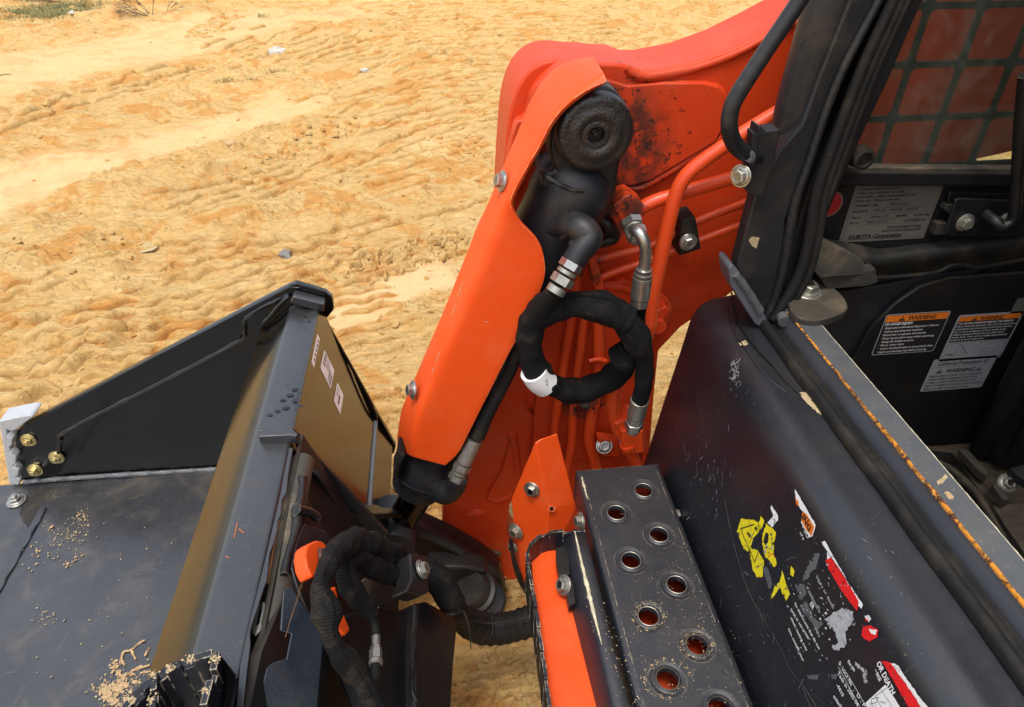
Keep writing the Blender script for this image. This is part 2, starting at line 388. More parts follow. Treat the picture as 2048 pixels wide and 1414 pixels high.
# --- flat print
_tc = {}
def text2d(s, shear=0.0, bold=0.0, spacing=1.0):
    key = (s, shear, bold, spacing)
    if key in _tc: return _tc[key]
    c = bpy.data.curves.new('txt', 'FONT'); c.body = s; c.size = 1; c.shear = shear; c.offset = bold; c.space_character = spacing
    c.resolution_u = 2; c.fill_mode = 'FRONT'
    o = bpy.data.objects.new('txt', c); scene.collection.objects.link(o); dg = bpy.context.evaluated_depsgraph_get(); dg.update()
    me = bpy.data.meshes.new_from_object(o.evaluated_get(dg))
    V = [(v.co.x, v.co.y) for v in me.vertices]; F = [tuple(p.vertices) for p in me.polygons]
    bpy.data.objects.remove(o); bpy.data.curves.remove(c); bpy.data.meshes.remove(me)
    x0 = min([v[0] for v in V] or [0]); x1 = max([v[0] for v in V] or [1]); V = [(v[0]-x0, v[1]) for v in V]
    _tc[key] = (V, F, x1-x0); return _tc[key]
class Decal:
    """flat print on a real surface: origin O, axes U (reading direction) and W (up), N outwards; metres"""
    def __init__(s, O, U, W, N=None):
        s.O, s.U, s.W = Vector(O), Vector(U).normalized(), Vector(W).normalized()
        s.N = Vector(N).normalized() if N is not None else s.U.cross(s.W).normalized(); s.V, s.F, s.M, s.mats = [], [], [], []
    def add(s, V2, F, mat, layer):
        if mat not in s.mats: s.mats.append(mat)
        b = len(s.V); s.V += [s.O + s.U*x + s.W*y + s.N*(.0006+.00018*layer) for x, y in V2]
        s.F += [tuple(b+i for i in f) for f in F]; s.M += [s.mats.index(mat)]*len(F); return s
    def poly(s, pts, mat, layer=0):
        T = tessellate_polygon([[Vector((x, y, 0)) for x, y in pts]]); return s.add(pts, T, mat, layer)
    def rect(s, x0, y0, x1, y1, mat, layer=0, r=0):
        if r:
            pts = []
            for cx, cy, a0 in ((x1-r, y1-r, 0), (x0+r, y1-r, 90), (x0+r, y0+r, 180), (x1-r, y0+r, 270)):
                for k in range(5): a = math.radians(a0+k*22.5); pts.append((cx+r*math.cos(a), cy+r*math.sin(a)))
        else: pts = [(x0, y0), (x1, y0), (x1, y1), (x0, y1)]
        return s.poly(pts, mat, layer)
    def text(s, t, x, y, h, mat, layer=3, shear=0, bold=.01, width=None, sp=1.0, center=False):
        V, F, w = text2d(t, shear, bold, sp); k = h/.70; kx = k if width is None else width/max(w, .01)
        if center: x -= w*kx/2
        return s.add([(x+a*kx, y+b*k) for a, b in V], F, mat, layer)
    def line(s, pts, w, mat, layer=3):
        for (ax, ay), (bx, by) in zip(pts, pts[1:]):
            d = Vector((bx-ax, by-ay)); 
            if d.length == 0: continue
            n = Vector((-d.y, d.x)).normalized()*w/2; e = d.normalized()*w*.3
            s.add([(ax-e.x-n.x, ay-e.y-n.y), (bx+e.x-n.x, by+e.y-n.y), (bx+e.x+n.x, by+e.y+n.y), (ax-e.x+n.x, ay-e.y+n.y)], [(0, 1, 2, 3)], mat, layer)
        return s
    def tri(s, x, y, h, mat, inner, layer=3):
        s.poly([(x-h*.6, y), (x+h*.6, y), (x, y+h)], mat, layer); s.poly([(x-h*.07, y+h*.3), (x+h*.07, y+h*.3), (x+h*.11, y+h*.72), (x-h*.11, y+h*.72)], inner, layer+1)
        return s.rect(x-h*.07, y+h*.1, x+h*.07, y+h*.22, inner, layer+1)
    def done(s, name, parent, label=None): return mk(name, s.V, s.F, s.mats, parent, mids=s.M, label=label)
def decalY(tl, br, Y):
    a, b = PY(*tl, Y), PY(*br, Y)
    return Decal((a.x, Y, b.z), (1, 0, 0), (0, 0, 1), (0, -1, 0)), b.x-a.x, a.z-b.z
# ================================================================== GROUND
_VG = {}
GZ = -.33                                    # level of the sand
def vnoise(x, y, scale, seed):
    if seed not in _VG: _VG[seed] = np.random.default_rng(seed).random((256, 256))
    g = _VG[seed]; X = x*scale; Y = y*scale
    xi = np.floor(X).astype(int); yi = np.floor(Y).astype(int); fx = X-xi; fy = Y-yi
    fx = fx*fx*(3-2*fx); fy = fy*fy*(3-2*fy)
    q = lambda a, b: g[a % 256, b % 256]
    return (q(xi, yi)*(1-fx)+q(xi+1, yi)*fx)*(1-fy)+(q(xi, yi+1)*(1-fx)+q(xi+1, yi+1)*fx)*fy
def fbm(x, y, s, seed, o=4, g=.5):
    t = 0; a = 1; n = 0
    for i in range(o):
        t = t + a*vnoise(x+13.7*i, y-7.1*i, s*2**i, seed+i); n += a; a *= g
    return t/n
def sst(v, a, b): t = np.clip((v-a)/(b-a), 0, 1); return t*t*(3-2*t)
# stamps: centre px, second px giving the bar direction, half length along the bars, half width across, bar spacing, zigzag, height
def stamp_list():
    L = []
    def add(c, d, hu, hv, sp, zz, h, rough=.5):
        far = max(0, min(1, (620-c[1])/250)); zz *= 1-.65*far; h *= 1-.30*far; sp *= 1+.25*far
        C, D = PZ(*c, GZ), PZ(*d, GZ); v = (D-C); v.z = 0; v.normalize(); L.append((C.x, C.y, v.x, v.y, hu, hv, sp, zz, h, rough))
    add((300, 700), (560, 645), .75, .34, .105, .034, .046)         # long wavy tread ridges beyond the bucket
    add((760, 460), (950, 405), .85, .26, .10, .030, .042)
    add((520, 575), (760, 505), .8, .26, .10, .028, .036)
    add((900, 130), (960, 125), .6, 1.8, .15, .03, .045)           # dozer tracks going away
    add((800, 215), (860, 195), .5, 1.0, .14, .03, .036)
    add((790, 20), (830, 18), .5, 2.6, .17, .03, .036)
    add((640, 90), (700, 70), .6, 1.5, .17, .03, .04)
    add((1130, 45), (1190, 45), .6, 1.9, .15, .03, .038)
    add((970, 300), (1010, 315), .4, .6, .10, .03, .034)
    add((400, 230), (430, 280), .20, 1.0, .09, .015, .010)
    add((280, 240), (330, 300), .15, .6, .09, .015, .008)
    add((170, 190), (260, 160), 1.1, .3, .18, .04, .055)
    add((620, 330), (740, 290), 1.0, .30, .11, .03, .040); add((880, 200), (950, 185), .7, .8, .13, .03, .040); add((120, 660), (260, 640), .6, .3, .10, .03, .040)
    add((690, 700), (740, 690), .3, .5, .09, .02, .025); add((1000, 20), (1060, 18), 1.0, 1.6, .16, .03, .04); add((300, 160), (420, 130), 1.2, .3, .16, .04, .05)
    add((700, 110), (760, 95), .7, 1.0, .17, .02, .05); add((1000, 100), (1060, 95), .7, 1.2, .16, .02, .05); add((860, 330), (940, 310), .6, .4, .11, .02, .035); add((200, 560), (330, 530), .7, .25, .10, .03, .03)
    add((100, 470), (250, 440), .9, .3, .12, .03, .022)
    return L
STAMPS = stamp_list()
SMOOTH = []
def sm(c, d, hu, hv, k):
    C, D = PZ(*c, GZ), PZ(*d, GZ); v = (D-C); v.z = 0; v.normalize(); SMOOTH.append((C.x, C.y, v.x, v.y, hu, hv, k))
sm((230, 310), (620, 190), 1.9, .36, .75); sm((240, 100), (420, 60), 2.6, .80, .75); sm((770, 590), (900, 560), .42, .20, .9)
sm((700, 20), (800, 8), 1.5, .6, .5); sm((870, 270), (960, 330), .4, .25, .5); sm((60, 380), (200, 330), .7, .3, .9)
def ground_h(x, y):
    wx = x + .06*(fbm(x, y, 3, 11)-.5)*2; wy = y + .06*(fbm(x, y, 3, 23)-.5)*2
    smooth = np.zeros_like(x)
    w = .9*(fbm(x, y, 2.2, 31)-.5)*2
    for cx, cy, ux, uy, hu, hv, k in SMOOTH:
        u = (wx-cx)*ux+(wy-cy)*uy; v = -(wx-cx)*uy+(wy-cy)*ux
        m = (1-sst(np.abs(u)/hu, .7, 1.1))*(1-sst(np.abs(v+w*.25)/hv, .55, 1.2)); smooth = np.maximum(smooth, m*k)
    big = (fbm(x, y, .55, 41, 3)-.5)*.16
    # ruts and crusted ledges drawn out along the traffic direction
    c, s = math.cos(math.radians(17)), math.sin(math.radians(17))
    au = wx*c+wy*s; av = -wx*s+wy*c
    f = fbm(au, av*2.3, 1.9, 61, 5, .52)
    t = f*13 + .5*(fbm(au, av*2, 11, 63, 3)-.5); fr = t-np.floor(t)
    terr = (np.floor(t) + sst(fr, 0, .16) + .25*fr)/13
    f2 = fbm(au, av*2.6, 7.0, 65, 4, .55); t2 = f2*7; fr2 = t2-np.floor(t2)
    terr2 = (np.floor(t2)+sst(fr2, 0, .25))/7
    busy = sst(fbm(x, y, 1.1, 81, 3), .38, .60)
    lumps = sst(fbm(au, av*1.5, 9, 71, 4, .6), .56, .72)*busy
    fine = (fbm(au, av*2, 40, 91, 3)-.5)
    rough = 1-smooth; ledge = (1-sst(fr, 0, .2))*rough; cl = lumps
    h = big + rough*((terr-.5)*.20 + (terr2-.5)*.030*(.4+busy) + lumps*.022 + fine*.005) + smooth*fine*.0015
    tread = np.zeros_like(x); F101 = .15+.85*sst(fbm(x, y, 1.8, 101, 3), .34, .50); F121 = .35+.65*sst(fbm(x, y, 5, 121, 3), .36, .46); F111 = .05*(fbm(x, y, 2.2, 111, 3)-.5)*2
    for cx, cy, ux, uy, hu, hv, sp, zz, ht, ro in STAMPS:
        u = (wx-cx)*ux+(wy-cy)*uy; v = -(wx-cx)*uy+(wy-cy)*ux
        m = (1-sst(np.abs(u)/hu, .72, 1.0))*(1-sst(np.abs(v)/hv, .8, 1.0))
        m = m*F101
        tri = np.abs(((u/.16) % 1)*2-1); tri = tri*tri*(3-2*tri)
        ph = (v + zz*(tri-.5) + F111)/sp
        fr = ph % 1
        ridge = sst(fr, .28, .36)*(1-sst(fr, .62, .97))          # steep faced bars
        ridge = ridge*F121
        h = h*(1-.8*m) + big*m*.8 + m*ridge*ht*.35; tread = np.maximum(tread, m)
    # patch of crumbled tread lugs beside the arm
    C = PZ(800, 520, GZ); d = np.sqrt(((wx-C.x)/.30)**2+((wy-C.y)/.11)**2); m = 1-sst(d, .7, 1.0)
    zz = np.abs(((wx*9+wy*4) % 1)-.5)*.06; a = np.sin((wy+zz)*2*math.pi/.038)*np.sin((wx-zz)*2*math.pi/.055)
    h = h*(1-.5*m)+m*(sst(a, 0, .35)*.022)
    # crack steps
    cr_ = np.abs(fbm(au, av*2.4, 2.2, 131, 5, .62)-.5); h = h - rough*.020*(1-sst(cr_, 0, .008))*sst(fbm(x, y, 2, 133, 2), .4, .6)
    foot = fbm(wx, wy, 6, 141, 2); h = h - smooth*.006*sst(foot, .60, .70)
    h = h + GZ
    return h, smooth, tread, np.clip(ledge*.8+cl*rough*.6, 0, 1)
NR, NA = 1180, 940
rr = .45*np.exp(np.linspace(0, math.log(15.5/.45), NR)); aa = np.radians(np.linspace(-50, 54, NA))
A, R = np.meshgrid(aa, rr); GX = R*np.sin(A); GY = R*np.cos(A)
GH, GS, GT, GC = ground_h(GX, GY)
edge = np.minimum.reduce([sst(R, .45, .60), 1-sst(R, 13.8, 15.4), sst(A, aa[0], aa[0]+.05), 1-sst(A, aa[-1]-.05, aa[-1])])
# level under the machine and at the border
GH = (GH-GZ)*edge - .09*(1-edge) + GZ
me = bpy.data.meshes.new('ground'); nv = NR*NA
me.vertices.add(nv); me.vertices.foreach_set('co', np.stack([GX, GY, GH], -1).astype(np.float32).ravel())
idx = np.arange(nv).reshape(NR, NA); q = np.stack([idx[:-1, :-1], idx[:-1, 1:], idx[1:, 1:], idx[1:, :-1]], -1).reshape(-1, 4)[:, ::-1]
me.loops.add(q.size); me.loops.foreach_set('vertex_index', q.ravel().astype(np.int32)); me.polygons.add(len(q))
me.polygons.foreach_set('loop_start', np.arange(0, q.size, 4, dtype=np.int32)); me.polygons.foreach_set('loop_total', np.full(len(q), 4, np.int32))
me.update(calc_edges=True); me.polygons.foreach_set('use_smooth', [True]*len(q))
for nm, arr in (('pale', GS), ('tread', GT), ('clod', GC)):  # clod also carries painted crevice shade along the ledges
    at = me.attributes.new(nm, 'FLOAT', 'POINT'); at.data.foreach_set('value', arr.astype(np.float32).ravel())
def sand_mat():
    m, t, b, pos = base_mat('yellow_sand')
    at = {k: nd(t, 'ShaderNodeAttribute', attribute_name=k).outputs['Fac'] for k in ('pale', 'tread', 'clod')}
    n1 = noise(t, pos, 1.3, 6, .62, .6); n2 = noise(t, pos, 9, 6, .68, .4); n3 = noise(t, pos, 120, 4, .7); n4 = noise(t, pos, 3.2, 5, .7, 1.0)
    c = mixc(t, step_(t, n2, .30, .72), (.61, .385, .14), (.68, .475, .21))
    c = mixc(t, math_(t, 'MULTIPLY', step_(t, n4, .475, .62), .85), c, (.58, .275, .07))
    c = mixc(t, math_(t, 'MULTIPLY', at['clod'], .45), c, (.50, .27, .085))  # darker lumps, and ledge creases with crevice shade put into the colour
    c = mixc(t, math_(t, 'MULTIPLY', at['pale'], .6), c, (.62, .45, .25))
    c = mixc(t, math_(t, 'MULTIPLY', step_(t, n3, .55, .70), .28), c, (.46, .27, .10))
    c = mixc(t, math_(t, 'MULTIPLY', math_(t, 'MULTIPLY', at['pale'], step_(t, n2, .58, .70)), .35), c, (.50, .38, .24))
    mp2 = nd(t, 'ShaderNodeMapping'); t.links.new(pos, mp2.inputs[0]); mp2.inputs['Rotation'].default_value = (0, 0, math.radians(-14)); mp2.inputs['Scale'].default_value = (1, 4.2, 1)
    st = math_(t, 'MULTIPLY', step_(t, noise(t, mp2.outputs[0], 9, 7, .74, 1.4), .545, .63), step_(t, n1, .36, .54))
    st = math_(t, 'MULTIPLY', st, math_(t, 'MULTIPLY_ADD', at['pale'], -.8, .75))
    c = mixc(t, st, c, (.40, .215, .07))  # dark streaks paint crevice shade into the sand colour
    t.links.new(c, b.inputs['Base Color']); b.inputs['Roughness'].default_value = .95; b.inputs['Specular IOR Level'].default_value = .15
    mp = nd(t, 'ShaderNodeMapping'); t.links.new(pos, mp.inputs[0]); mp.inputs['Rotation'].default_value = (0, 0, math.radians(-15)); mp.inputs['Scale'].default_value = (1, 2.6, 1)
    rd = noise(t, mp.outputs[0], 16, 6, .7, .8)
    h = math_(t, 'ADD', math_(t, 'MULTIPLY', rd, 1.3), math_(t, 'MULTIPLY', n3, .25))
    h = math_(t, 'MULTIPLY', h, math_(t, 'MULTIPLY_ADD', at['pale'], -.85, 1.0))
    bump(t, b, h, .017, 1.0); return m
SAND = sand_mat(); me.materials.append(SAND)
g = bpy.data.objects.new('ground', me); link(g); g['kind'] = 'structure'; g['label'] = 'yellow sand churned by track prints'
S = 600; far = mk('far_ground', [(-S, -S, GZ-.13), (S, -S, GZ-.13), (S, S, GZ-.13), (-S, S, GZ-.13)], [(0, 1, 2, 3)], SAND); far['kind'] = 'structure'
def hz(x, y): return float(ground_h(np.array([[x]]), np.array([[y]]))[0][0, 0])
# loose clods
def ico(sub=1):
    bm = bmesh.new(); bmesh.ops.create_icosphere(bm, subdivisions=sub, radius=1); bm.verts.index_update()
    V = np.array([v.co[:] for v in bm.verts]); F = np.array([[v.index for v in f.verts] for f in bm.faces]); bm.free(); return V, F
IV, IF = ico(1)
def scatter(name, pts, smin, smax, mat, label, flat=.55, parent=None, power=2.5):
    V = []; F = []
    for i, (x, y, z) in enumerate(pts):
        s = smin + (smax-smin)*random.random()**power
        rot = np.array(Matrix.Rotation(random.random()*6.3, 3, 'Z') @ Matrix.Rotation(random.random()*.6, 3, 'X'))
        v = IV*(1+.28*rng.standard_normal((len(IV), 1)))*np.array([s*random.uniform(.7, 1.5), s*random.uniform(.7, 1.3), s*flat])
        V.append(v@rot.T+np.array([x, y, z])); F.append(IF+i*len(IV))
    o = mk(name, np.concatenate(V), np.concatenate(F).tolist(), mat, parent); o['kind'] = 'stuff'
    if label: o['label'] = label
    return o
n = 5000; a_ = rng.uniform(-.75, .80, n*3); r_ = 1.0*np.exp(rng.uniform(0, math.log(11), n*3)); X = r_*np.sin(a_); Y = r_*np.cos(a_)
Hh, Sm, Tr, Cc = ground_h(X[None], Y[None]); Hh, Sm = Hh[0], Sm[0]
keep = rng.random(n*3) < (1-Sm*.97)*(.15+.85*sst(fbm(X, Y, 1.8, 201, 3), .42, .6)); idx_ = np.where(keep)[0][:n]
scatter('sand_clod_scatter', [(X[i], Y[i], Hh[i]+.001) for i in idx_], .003, .019, SAND, 'loose crumbs of broken yellow sand')
# churned lumps in the shaded gap under the machine
gp = []
for _ in range(700):
    p = PZ(random.uniform(900, 1120), random.uniform(1140, 1460), GZ); gp.append((p.x, p.y, hz(p.x, p.y)))
scatter('sand_lump_scatter', gp, .003, .016, SAND, 'crumbled sand in the shaded gap between hitch and step')
# crisp bars pressed up between the track lugs
def tread_bars():
    V = []; F = []
    R2 = random.Random(5)
    for cx, cy, ux, uy, hu, hv, sp, zz, ht, ro in STAMPS:
        if ht < .02: continue
        ph0 = R2.random()*6; rows = int(2*hv/sp)
        for r in range(rows):
            v0 = -hv+(r+.5)*sp; u = -hu+R2.random()*.1
            while u < hu:
                L_ = R2.uniform(.12, .62); u1 = min(hu, u+L_); n_ = max(3, int((u1-u)/.022)); us = np.linspace(u, u1, n_)
                if R2.random() < .80:
                    vs = v0 + zz*.55*np.sin(us/.16*6.283/1.0+ph0) + .05*(fbm(cx+us, cy+v0+us*0, 1.6, 151, 3)-.5)*2
                    ex, ey = us*ux-vs*uy+cx, us*uy+vs*ux+cy
                    w = sp*(.26+.10*(fbm(ex, ey, 9, 153, 2)))*1.25; hh = 1.45*ht*(.55+.5*fbm(ex, ey, 6, 155, 3)); tap = np.minimum(1, np.minimum(np.arange(n_)+.4, n_-.6-np.arange(n_))/2.2)
                    prof = ((-.50, -.3), (-.46, .55), (-.26, .95), (.08, 1.0), (.42, .45), (.80, -.3)); b = len(V)
                    pts_ = [(ex-uy*w*a*(.5+.5*tap), ey+ux*w*a*(.5+.5*tap), hgt) for a, hgt in prof]
                    G_ = ground_h(ex[None], ey[None])[0][0]
                    for i in range(n_):
                        for X_, Y_, g_ in pts_: V.append((X_[i], Y_[i], G_[i]-.006+hh[i]*g_*tap[i]+R2.gauss(0, .0007)))
                    for i in range(n_-1):
                        for k in range(5): F.append((b+i*6+k, b+i*6+k+1, b+i*6+k+7, b+i*6+k+6))
                u = u1+R2.uniform(.0, .06)
    o = mk('tread_bar_prints', V, F, SAND, None, smooth=True); o['kind'] = 'stuff'; o['label'] = 'wavy bars of sand left by track lugs'
tread_bars()
def lumps_mesh(items, name, label):
    # items: x, y, direction, length, width, height - rounded oblong clods resting on the sand
    V = []; F = []
    for x, y, a, l, w, h in items:
        z = hz(x, y)-.004; c, s = math.cos(a), math.sin(a); b = len(V)
        for zz, k in ((0, 1.0), (.6, .95), (1.0, .62)):
            for px_, py_ in ((-1, -.6), (-.7, -1), (.7, -1), (1, -.6), (1, .6), (.7, 1), (-.7, 1), (-1, .6)):
                u, v = px_*l/2*k+random.gauss(0, l*.03), py_*w/2*k+random.gauss(0, w*.04); V.append((x+u*c-v*s, y+u*s+v*c, z+h*zz+random.gauss(0, h*.05)))
        for r in range(2):
            for i in range(8): F.append((b+r*8+i, b+r*8+(i+1) % 8, b+r*8+8+(i+1) % 8, b+r*8+8+i))
        F.append(tuple(b+16+i for i in range(8)))
    o = mk(name, V, F, SAND, None, auto=50); o['kind'] = 'stuff'; o['label'] = label
C0, C1 = PZ(705, 560, GZ), PZ(925, 475, GZ); dv = (C1-C0); an = math.atan2(dv.y, dv.x); it = []
for i in range(17):
    for j in range(5):
        p = C0 + dv*(i/16) + Vector((-math.sin(an), math.cos(an), 0))*((j-2)*.050) + Vector((random.gauss(0, .008), random.gauss(0, .008), 0))
        if random.random() < .85: it.append((p.x, p.y, an+(.75 if (i+j) % 2 else -.6)+random.gauss(0, .2), random.uniform(.045, .07), random.uniform(.016, .026), random.uniform(.016, .030)))
lumps_mesh(it, 'crumbled_lug_clods', 'crumbled herringbone clods left by a track beside the orange arm')
it = []
for path, cols, wd in (([(868, -10), (812, 18), (778, 52), (764, 92)], 5, .42), ([(1240, -10), (1196, 20), (1176, 60), (1172, 95)], 5, .42), ([(700, 240), (640, 275), (560, 318), (470, 372)], 6, .34), ([(985, 160), (940, 120), (905, 60), (890, 10)], 5, .42), ([(1005, 330), (950, 300), (905, 268), (870, 240)], 5, .36), ([(470, 30), (430, 50), (395, 78)], 4, .34)):
    P_ = [Vector(tuple(v)) for v in cr([tuple(PZ(a, b, GZ)) for a, b in path], 40)]; acc = 0
    for a, b in zip(P_, P_[1:]):
        acc += (b-a).length
        if acc < .085: continue
        acc = 0; d_ = (b-a).normalized(); n_ = Vector((-d_.y, d_.x, 0)); an = math.atan2(n_.y, n_.x)
        for c_ in range(cols):
            if random.random() < .82:
                p = a + n_*((c_+.5)/cols-.5)*wd; it.append((p.x, p.y, an+(.35 if c_ % 2 else -.35), wd/cols*.85, random.uniform(.022, .032), random.uniform(.014, .026)))
lumps_mesh(it, 'track_pad_prints', 'ladder like rows of small track pad prints')
# small things lying on the sand
def blob(name, px, py, sx, sy, sz, mat, label, cat, sub=2, am=.12):
    p = PZ(px, py, GZ); V, F = ico(sub); V = V*(1+am*rng.standard_normal((len(V), 1)))*np.array([sx, sy, sz])
    z = hz(p.x, p.y); V = V + np.array([p.x, p.y, z+sz*.55])
    return tag(mk(name, V, F.tolist(), mat, None), label, cat)
blob('pale_rock', 553, 104, .10, .07, .05, ROCKW, 'largest pale white rock, lying alone on the rutted sand', 'rock')
blob('pale_rock', 731, 151, .04, .03, .02, ROCKW, 'small white stone on the pale sand left of the orange arm', 'rock')
blob('sand_clod', 465, 302, .035, .022, .02, CLAY, 'small reddish brown clod at the end of the pale strip', 'clod')
blob('sand_clod', 425, 618, .016, .012, .012, CLAY, 'small orange clod on the tread ridges above the bucket', 'clod')
def flake(name, pts, mat, label, cat, lift=.02):
    P = [PZ(a, b, GZ) for a, b in pts]; c = sum(P, Vector())/len(P); z = hz(c.x, c.y)+.008
    V = [Vector((p.x, p.y, z+lift*(i % 2))) for i, p in enumerate(P)]
    bmv = V + [v+Vector((0, 0, .002)) for v in V]; k = len(V)
    F = [tuple(range(k))[::-1], tuple(range(k, 2*k))] + [(i, (i+1) % k, k+(i+1) % k, k+i) for i in range(k)]
    return tag(mk(name, bmv, F, mat, None), label, cat)
flake('dead_leaf', [(555, 512), (568, 508), (585, 503), (580, 514), (585, 527), (570, 520)], LEAFG, 'curled grey leaf on the tread prints between bucket and arm', 'leaf')
flake('plastic_scrap', [(278, 512), (300, 503), (322, 508), (312, 518), (285, 522)], CLAYP, 'pale plastic scrap half buried in the orange sand', 'litter', .006)
0 and flake('plastic_scrap', [(160, 452), (175, 446), (180, 449), (168, 457)], ROCKW, 'tiny white scrap by a broken crust at the left', 'litter', .004)
flake('plastic_scrap', [(140, 40), (150, 35), (155, 41), (147, 44)], ROCKW, 'white litter by the grass at the top left corner', 'litter', .01)
# grass and dead brush in the far left corner
def blades(name, centres, n, h, w, mat, label, spread, parent=None):
    V = []; F = []
    for (cx, cy) in centres:
        for _ in range(n):
            x = cx+random.gauss(0, spread); y = cy+random.gauss(0, spread*.7); z = GZ
            a = random.random()*6.28; l = random.uniform(.5, 1)*h; d = Vector((math.cos(a), math.sin(a), 0)); s = Vector((-d.y, d.x, 0))*w
            b = len(V); p0 = Vector((x, y, z)); p1 = p0+d*l*.3+Vector((0, 0, l*.7)); p2 = p0+d*l*.9+Vector((0, 0, l))
            V += [p0-s, p0+s, p1-s*.7, p1+s*.7, p2]; F += [(b, b+1, b+3, b+2), (b+2, b+3, b+4)]
    o = mk(name, V, F, mat, parent); o['kind'] = 'stuff'; o['label'] = label; return o
cs = [PZ(random.uniform(-60, 170), random.uniform(2, 42), GZ) for _ in range(60)]
blades('grass_patch', [(c.x, c.y) for c in cs], 90, .10, .004, GRASSM, 'thin weedy grass at the top left of the sand', .16)
cs = [PZ(x, y, GZ) for x, y in ((525, 33), (555, 147), (500, 165), (450, 163))]
blades('grass_tuft', [(c.x, c.y) for c in cs], 60, .05, .0025, GRASSM, 'sparse tufts pushing through the rutted sand', .05)
def brush(px, py, n, L, label, wide):
    p = PZ(px, py, GZ); V = []; F = []
    def twig(a, b, r):
        d = (b-a); u = d.orthogonal().normalized(); v = d.cross(u).normalized(); s = len(V)
        for q_, rr_ in ((a, r), (b, r*.55)):
            for k in range(3): V.append(q_+(u*math.cos(k*2.1)+v*math.sin(k*2.1))*rr_)
        for k in range(3): F.append((s+k, s+(k+1) % 3, s+3+(k+1) % 3, s+3+k))
    def grow(a, d, l, r, lev):
        b = a+d*l; b.z = max(b.z, GZ+.015); twig(a, b, r)
        if lev:
            for _ in range(3):
                e = (d+Vector((random.gauss(0, .5), random.gauss(0, .4), random.gauss(.0, .3)))).normalized(); grow(b, e, l*.7, r*.7, lev-1)
    for _ in range(n):
        d = Vector((random.gauss(0, wide), random.gauss(0, .4), random.uniform(.25, .8))).normalized(); grow(p.copy(), d, L, .006, 3)
    return tag(mk('dead_bush', V, F, TWIG, None), label, 'bush')
brush(305, 35, 9, .17, 'bare sprawling dead bush right of the grass', 1.4)
brush(60, 12, 12, .24, 'brown dead bush in the top left corner grass', .8)
brush(165, 12, 9, .20, 'dry twiggy bush at the right end of the grass', .8)
for (a, b, l) in (((0, 152), (24, 153), 'dark stick lying flat at the left edge'), ((520, 385), (545, 388), 'short dark stick on the rutted sand left of the arm')):
    P0, P1 = PZ(*a, GZ), PZ(*b, GZ); P0.z = hz(P0.x, P0.y)+.004; P1.z = hz(P1.x, P1.y)+.006
    tag(tube('stick', [P0, (P0+P1)/2+Vector((0, .01, .003)), P1], .004, TWIG, None, seg=6, n=3), l, 'stick')
# ================================================================== BUCKET
def fin(name, pts, z_top, h, w, pitch, mat, parent, drop=.007, label=None):
    """upright strip with a toothed upper edge; pts world xy path"""
    P = [Vector((p[0], p[1], 0)) for p in pts]; S = [0]
    for a, b in zip(P, P[1:]): S.append(S[-1]+(b-a).length)
    def at(s):
        for i in range(len(P)-1):
            if s <= S[i+1] or i == len(P)-2: return P[i].lerp(P[i+1], (s-S[i])/max(S[i+1]-S[i], 1e-6))
    V = []; F = []; n = max(2, int(S[-1]/pitch)); k = 0; s0 = 0; hi = True
    while s0 < S[-1]-1e-4:
        L = pitch*(random.uniform(.8, 1.2) if hi else random.uniform(.45, .7)); s1 = min(S[-1], s0+L); a, b = at(s0), at(s1-.0004)
        d = (b-a).normalized(); nn = Vector((-d.y, d.x, 0))*w/2*(1.0 if hi else .8); zt = z_top + (0 if hi else -drop) + random.uniform(-.001, .001)
        q = len(V)
        for z in (z_top-h, zt):
            V += [Vector((a.x-nn.x, a.y-nn.y, z)), Vector((a.x+nn.x, a.y+nn.y, z)), Vector((b.x+nn.x, b.y+nn.y, z)), Vector((b.x-nn.x, b.y-nn.y, z))]
        F += [(q, q+3, q+2, q+1), (q+4, q+5, q+6, q+7), (q, q+1, q+5, q+4), (q+1, q+2, q+6, q+5), (q+2, q+3, q+7, q+6), (q+3, q, q+4, q+7)]
        s0 = s1; hi = not hi
    o = mk(name, V, F, mat, parent, label=label); bev(o, .0012, 1); return o
def crumbs(name, pxz, n, spread, smin, smax, mat, parent):
    pts = []
    for px, py, z in pxz:
        for _ in range(n):
            p = PZ(px+random.gauss(0, spread), py+random.gauss(0, spread), z); pts.append((p.x, p.y, z+.0005))
    return scatter(name, pts, smin, smax, mat, None, .5, parent, 2.0)
BY = 1.35
bucket = thing('loader_bucket', 'black steel loader bucket with grey side cutter resting on the sand at the left', 'bucket', (-.6, .5, 0))
XF = -1.225
prof = [(XF, .012), (-.78, .006), (-.45, .006), (-.25, .012), (-.19, .022), (-.168, .05), (-.203, .146), (-.283, .499), (-.288, .503), (-.340, .505), (-.350, .501), (-.432, .432), (-.432, .425), (-.346, .494), (-.30, .490), (-.232, .16), (-.27, .06), (-.36, .026), (-.55, .020), (-.78, .020), (-1.0, .020), (XF, .018)]
YS = [-.35, .2, .8, BY-.004]
o = loft('shell', [[Vector((x, y, z)) for x, z in prof] for y in YS], [BLACK_G, BAND, BUCKET_F], bucket, auto=28, closed=True)
mi = []
for i in range(len(YS)-1):
    for k in range(len(prof)):
        mi.append(1 if 7 <= k <= 9 else 0 if (4 <= k <= 6 or 10 <= k <= 12) else 2)
o.data.polygons.foreach_set('material_index', mi); recalc(o); bev(o, .004, 3, 25)
# side plates
sp = [(45, 968), (30, 885), (34, 862), (50, 846), (580, 570), (592, 566), (652, 584), (665, 596), (668, 620), (650, 641), (792, 892), (788, 908), (745, 1030), (600, 1045), (400, 1000)]
W = [PY(a, b, BY) for a, b in sp]
for w in W: w.z = max(w.z, .004)
plate('side_plate', W, (0, 1, 0), .016, BLACK_G, bucket, .003)
plate('side_plate', [Vector((w.x, -.35, w.z)) for w in W], (0, -1, 0), .016, BLACK_G, bucket, .003)
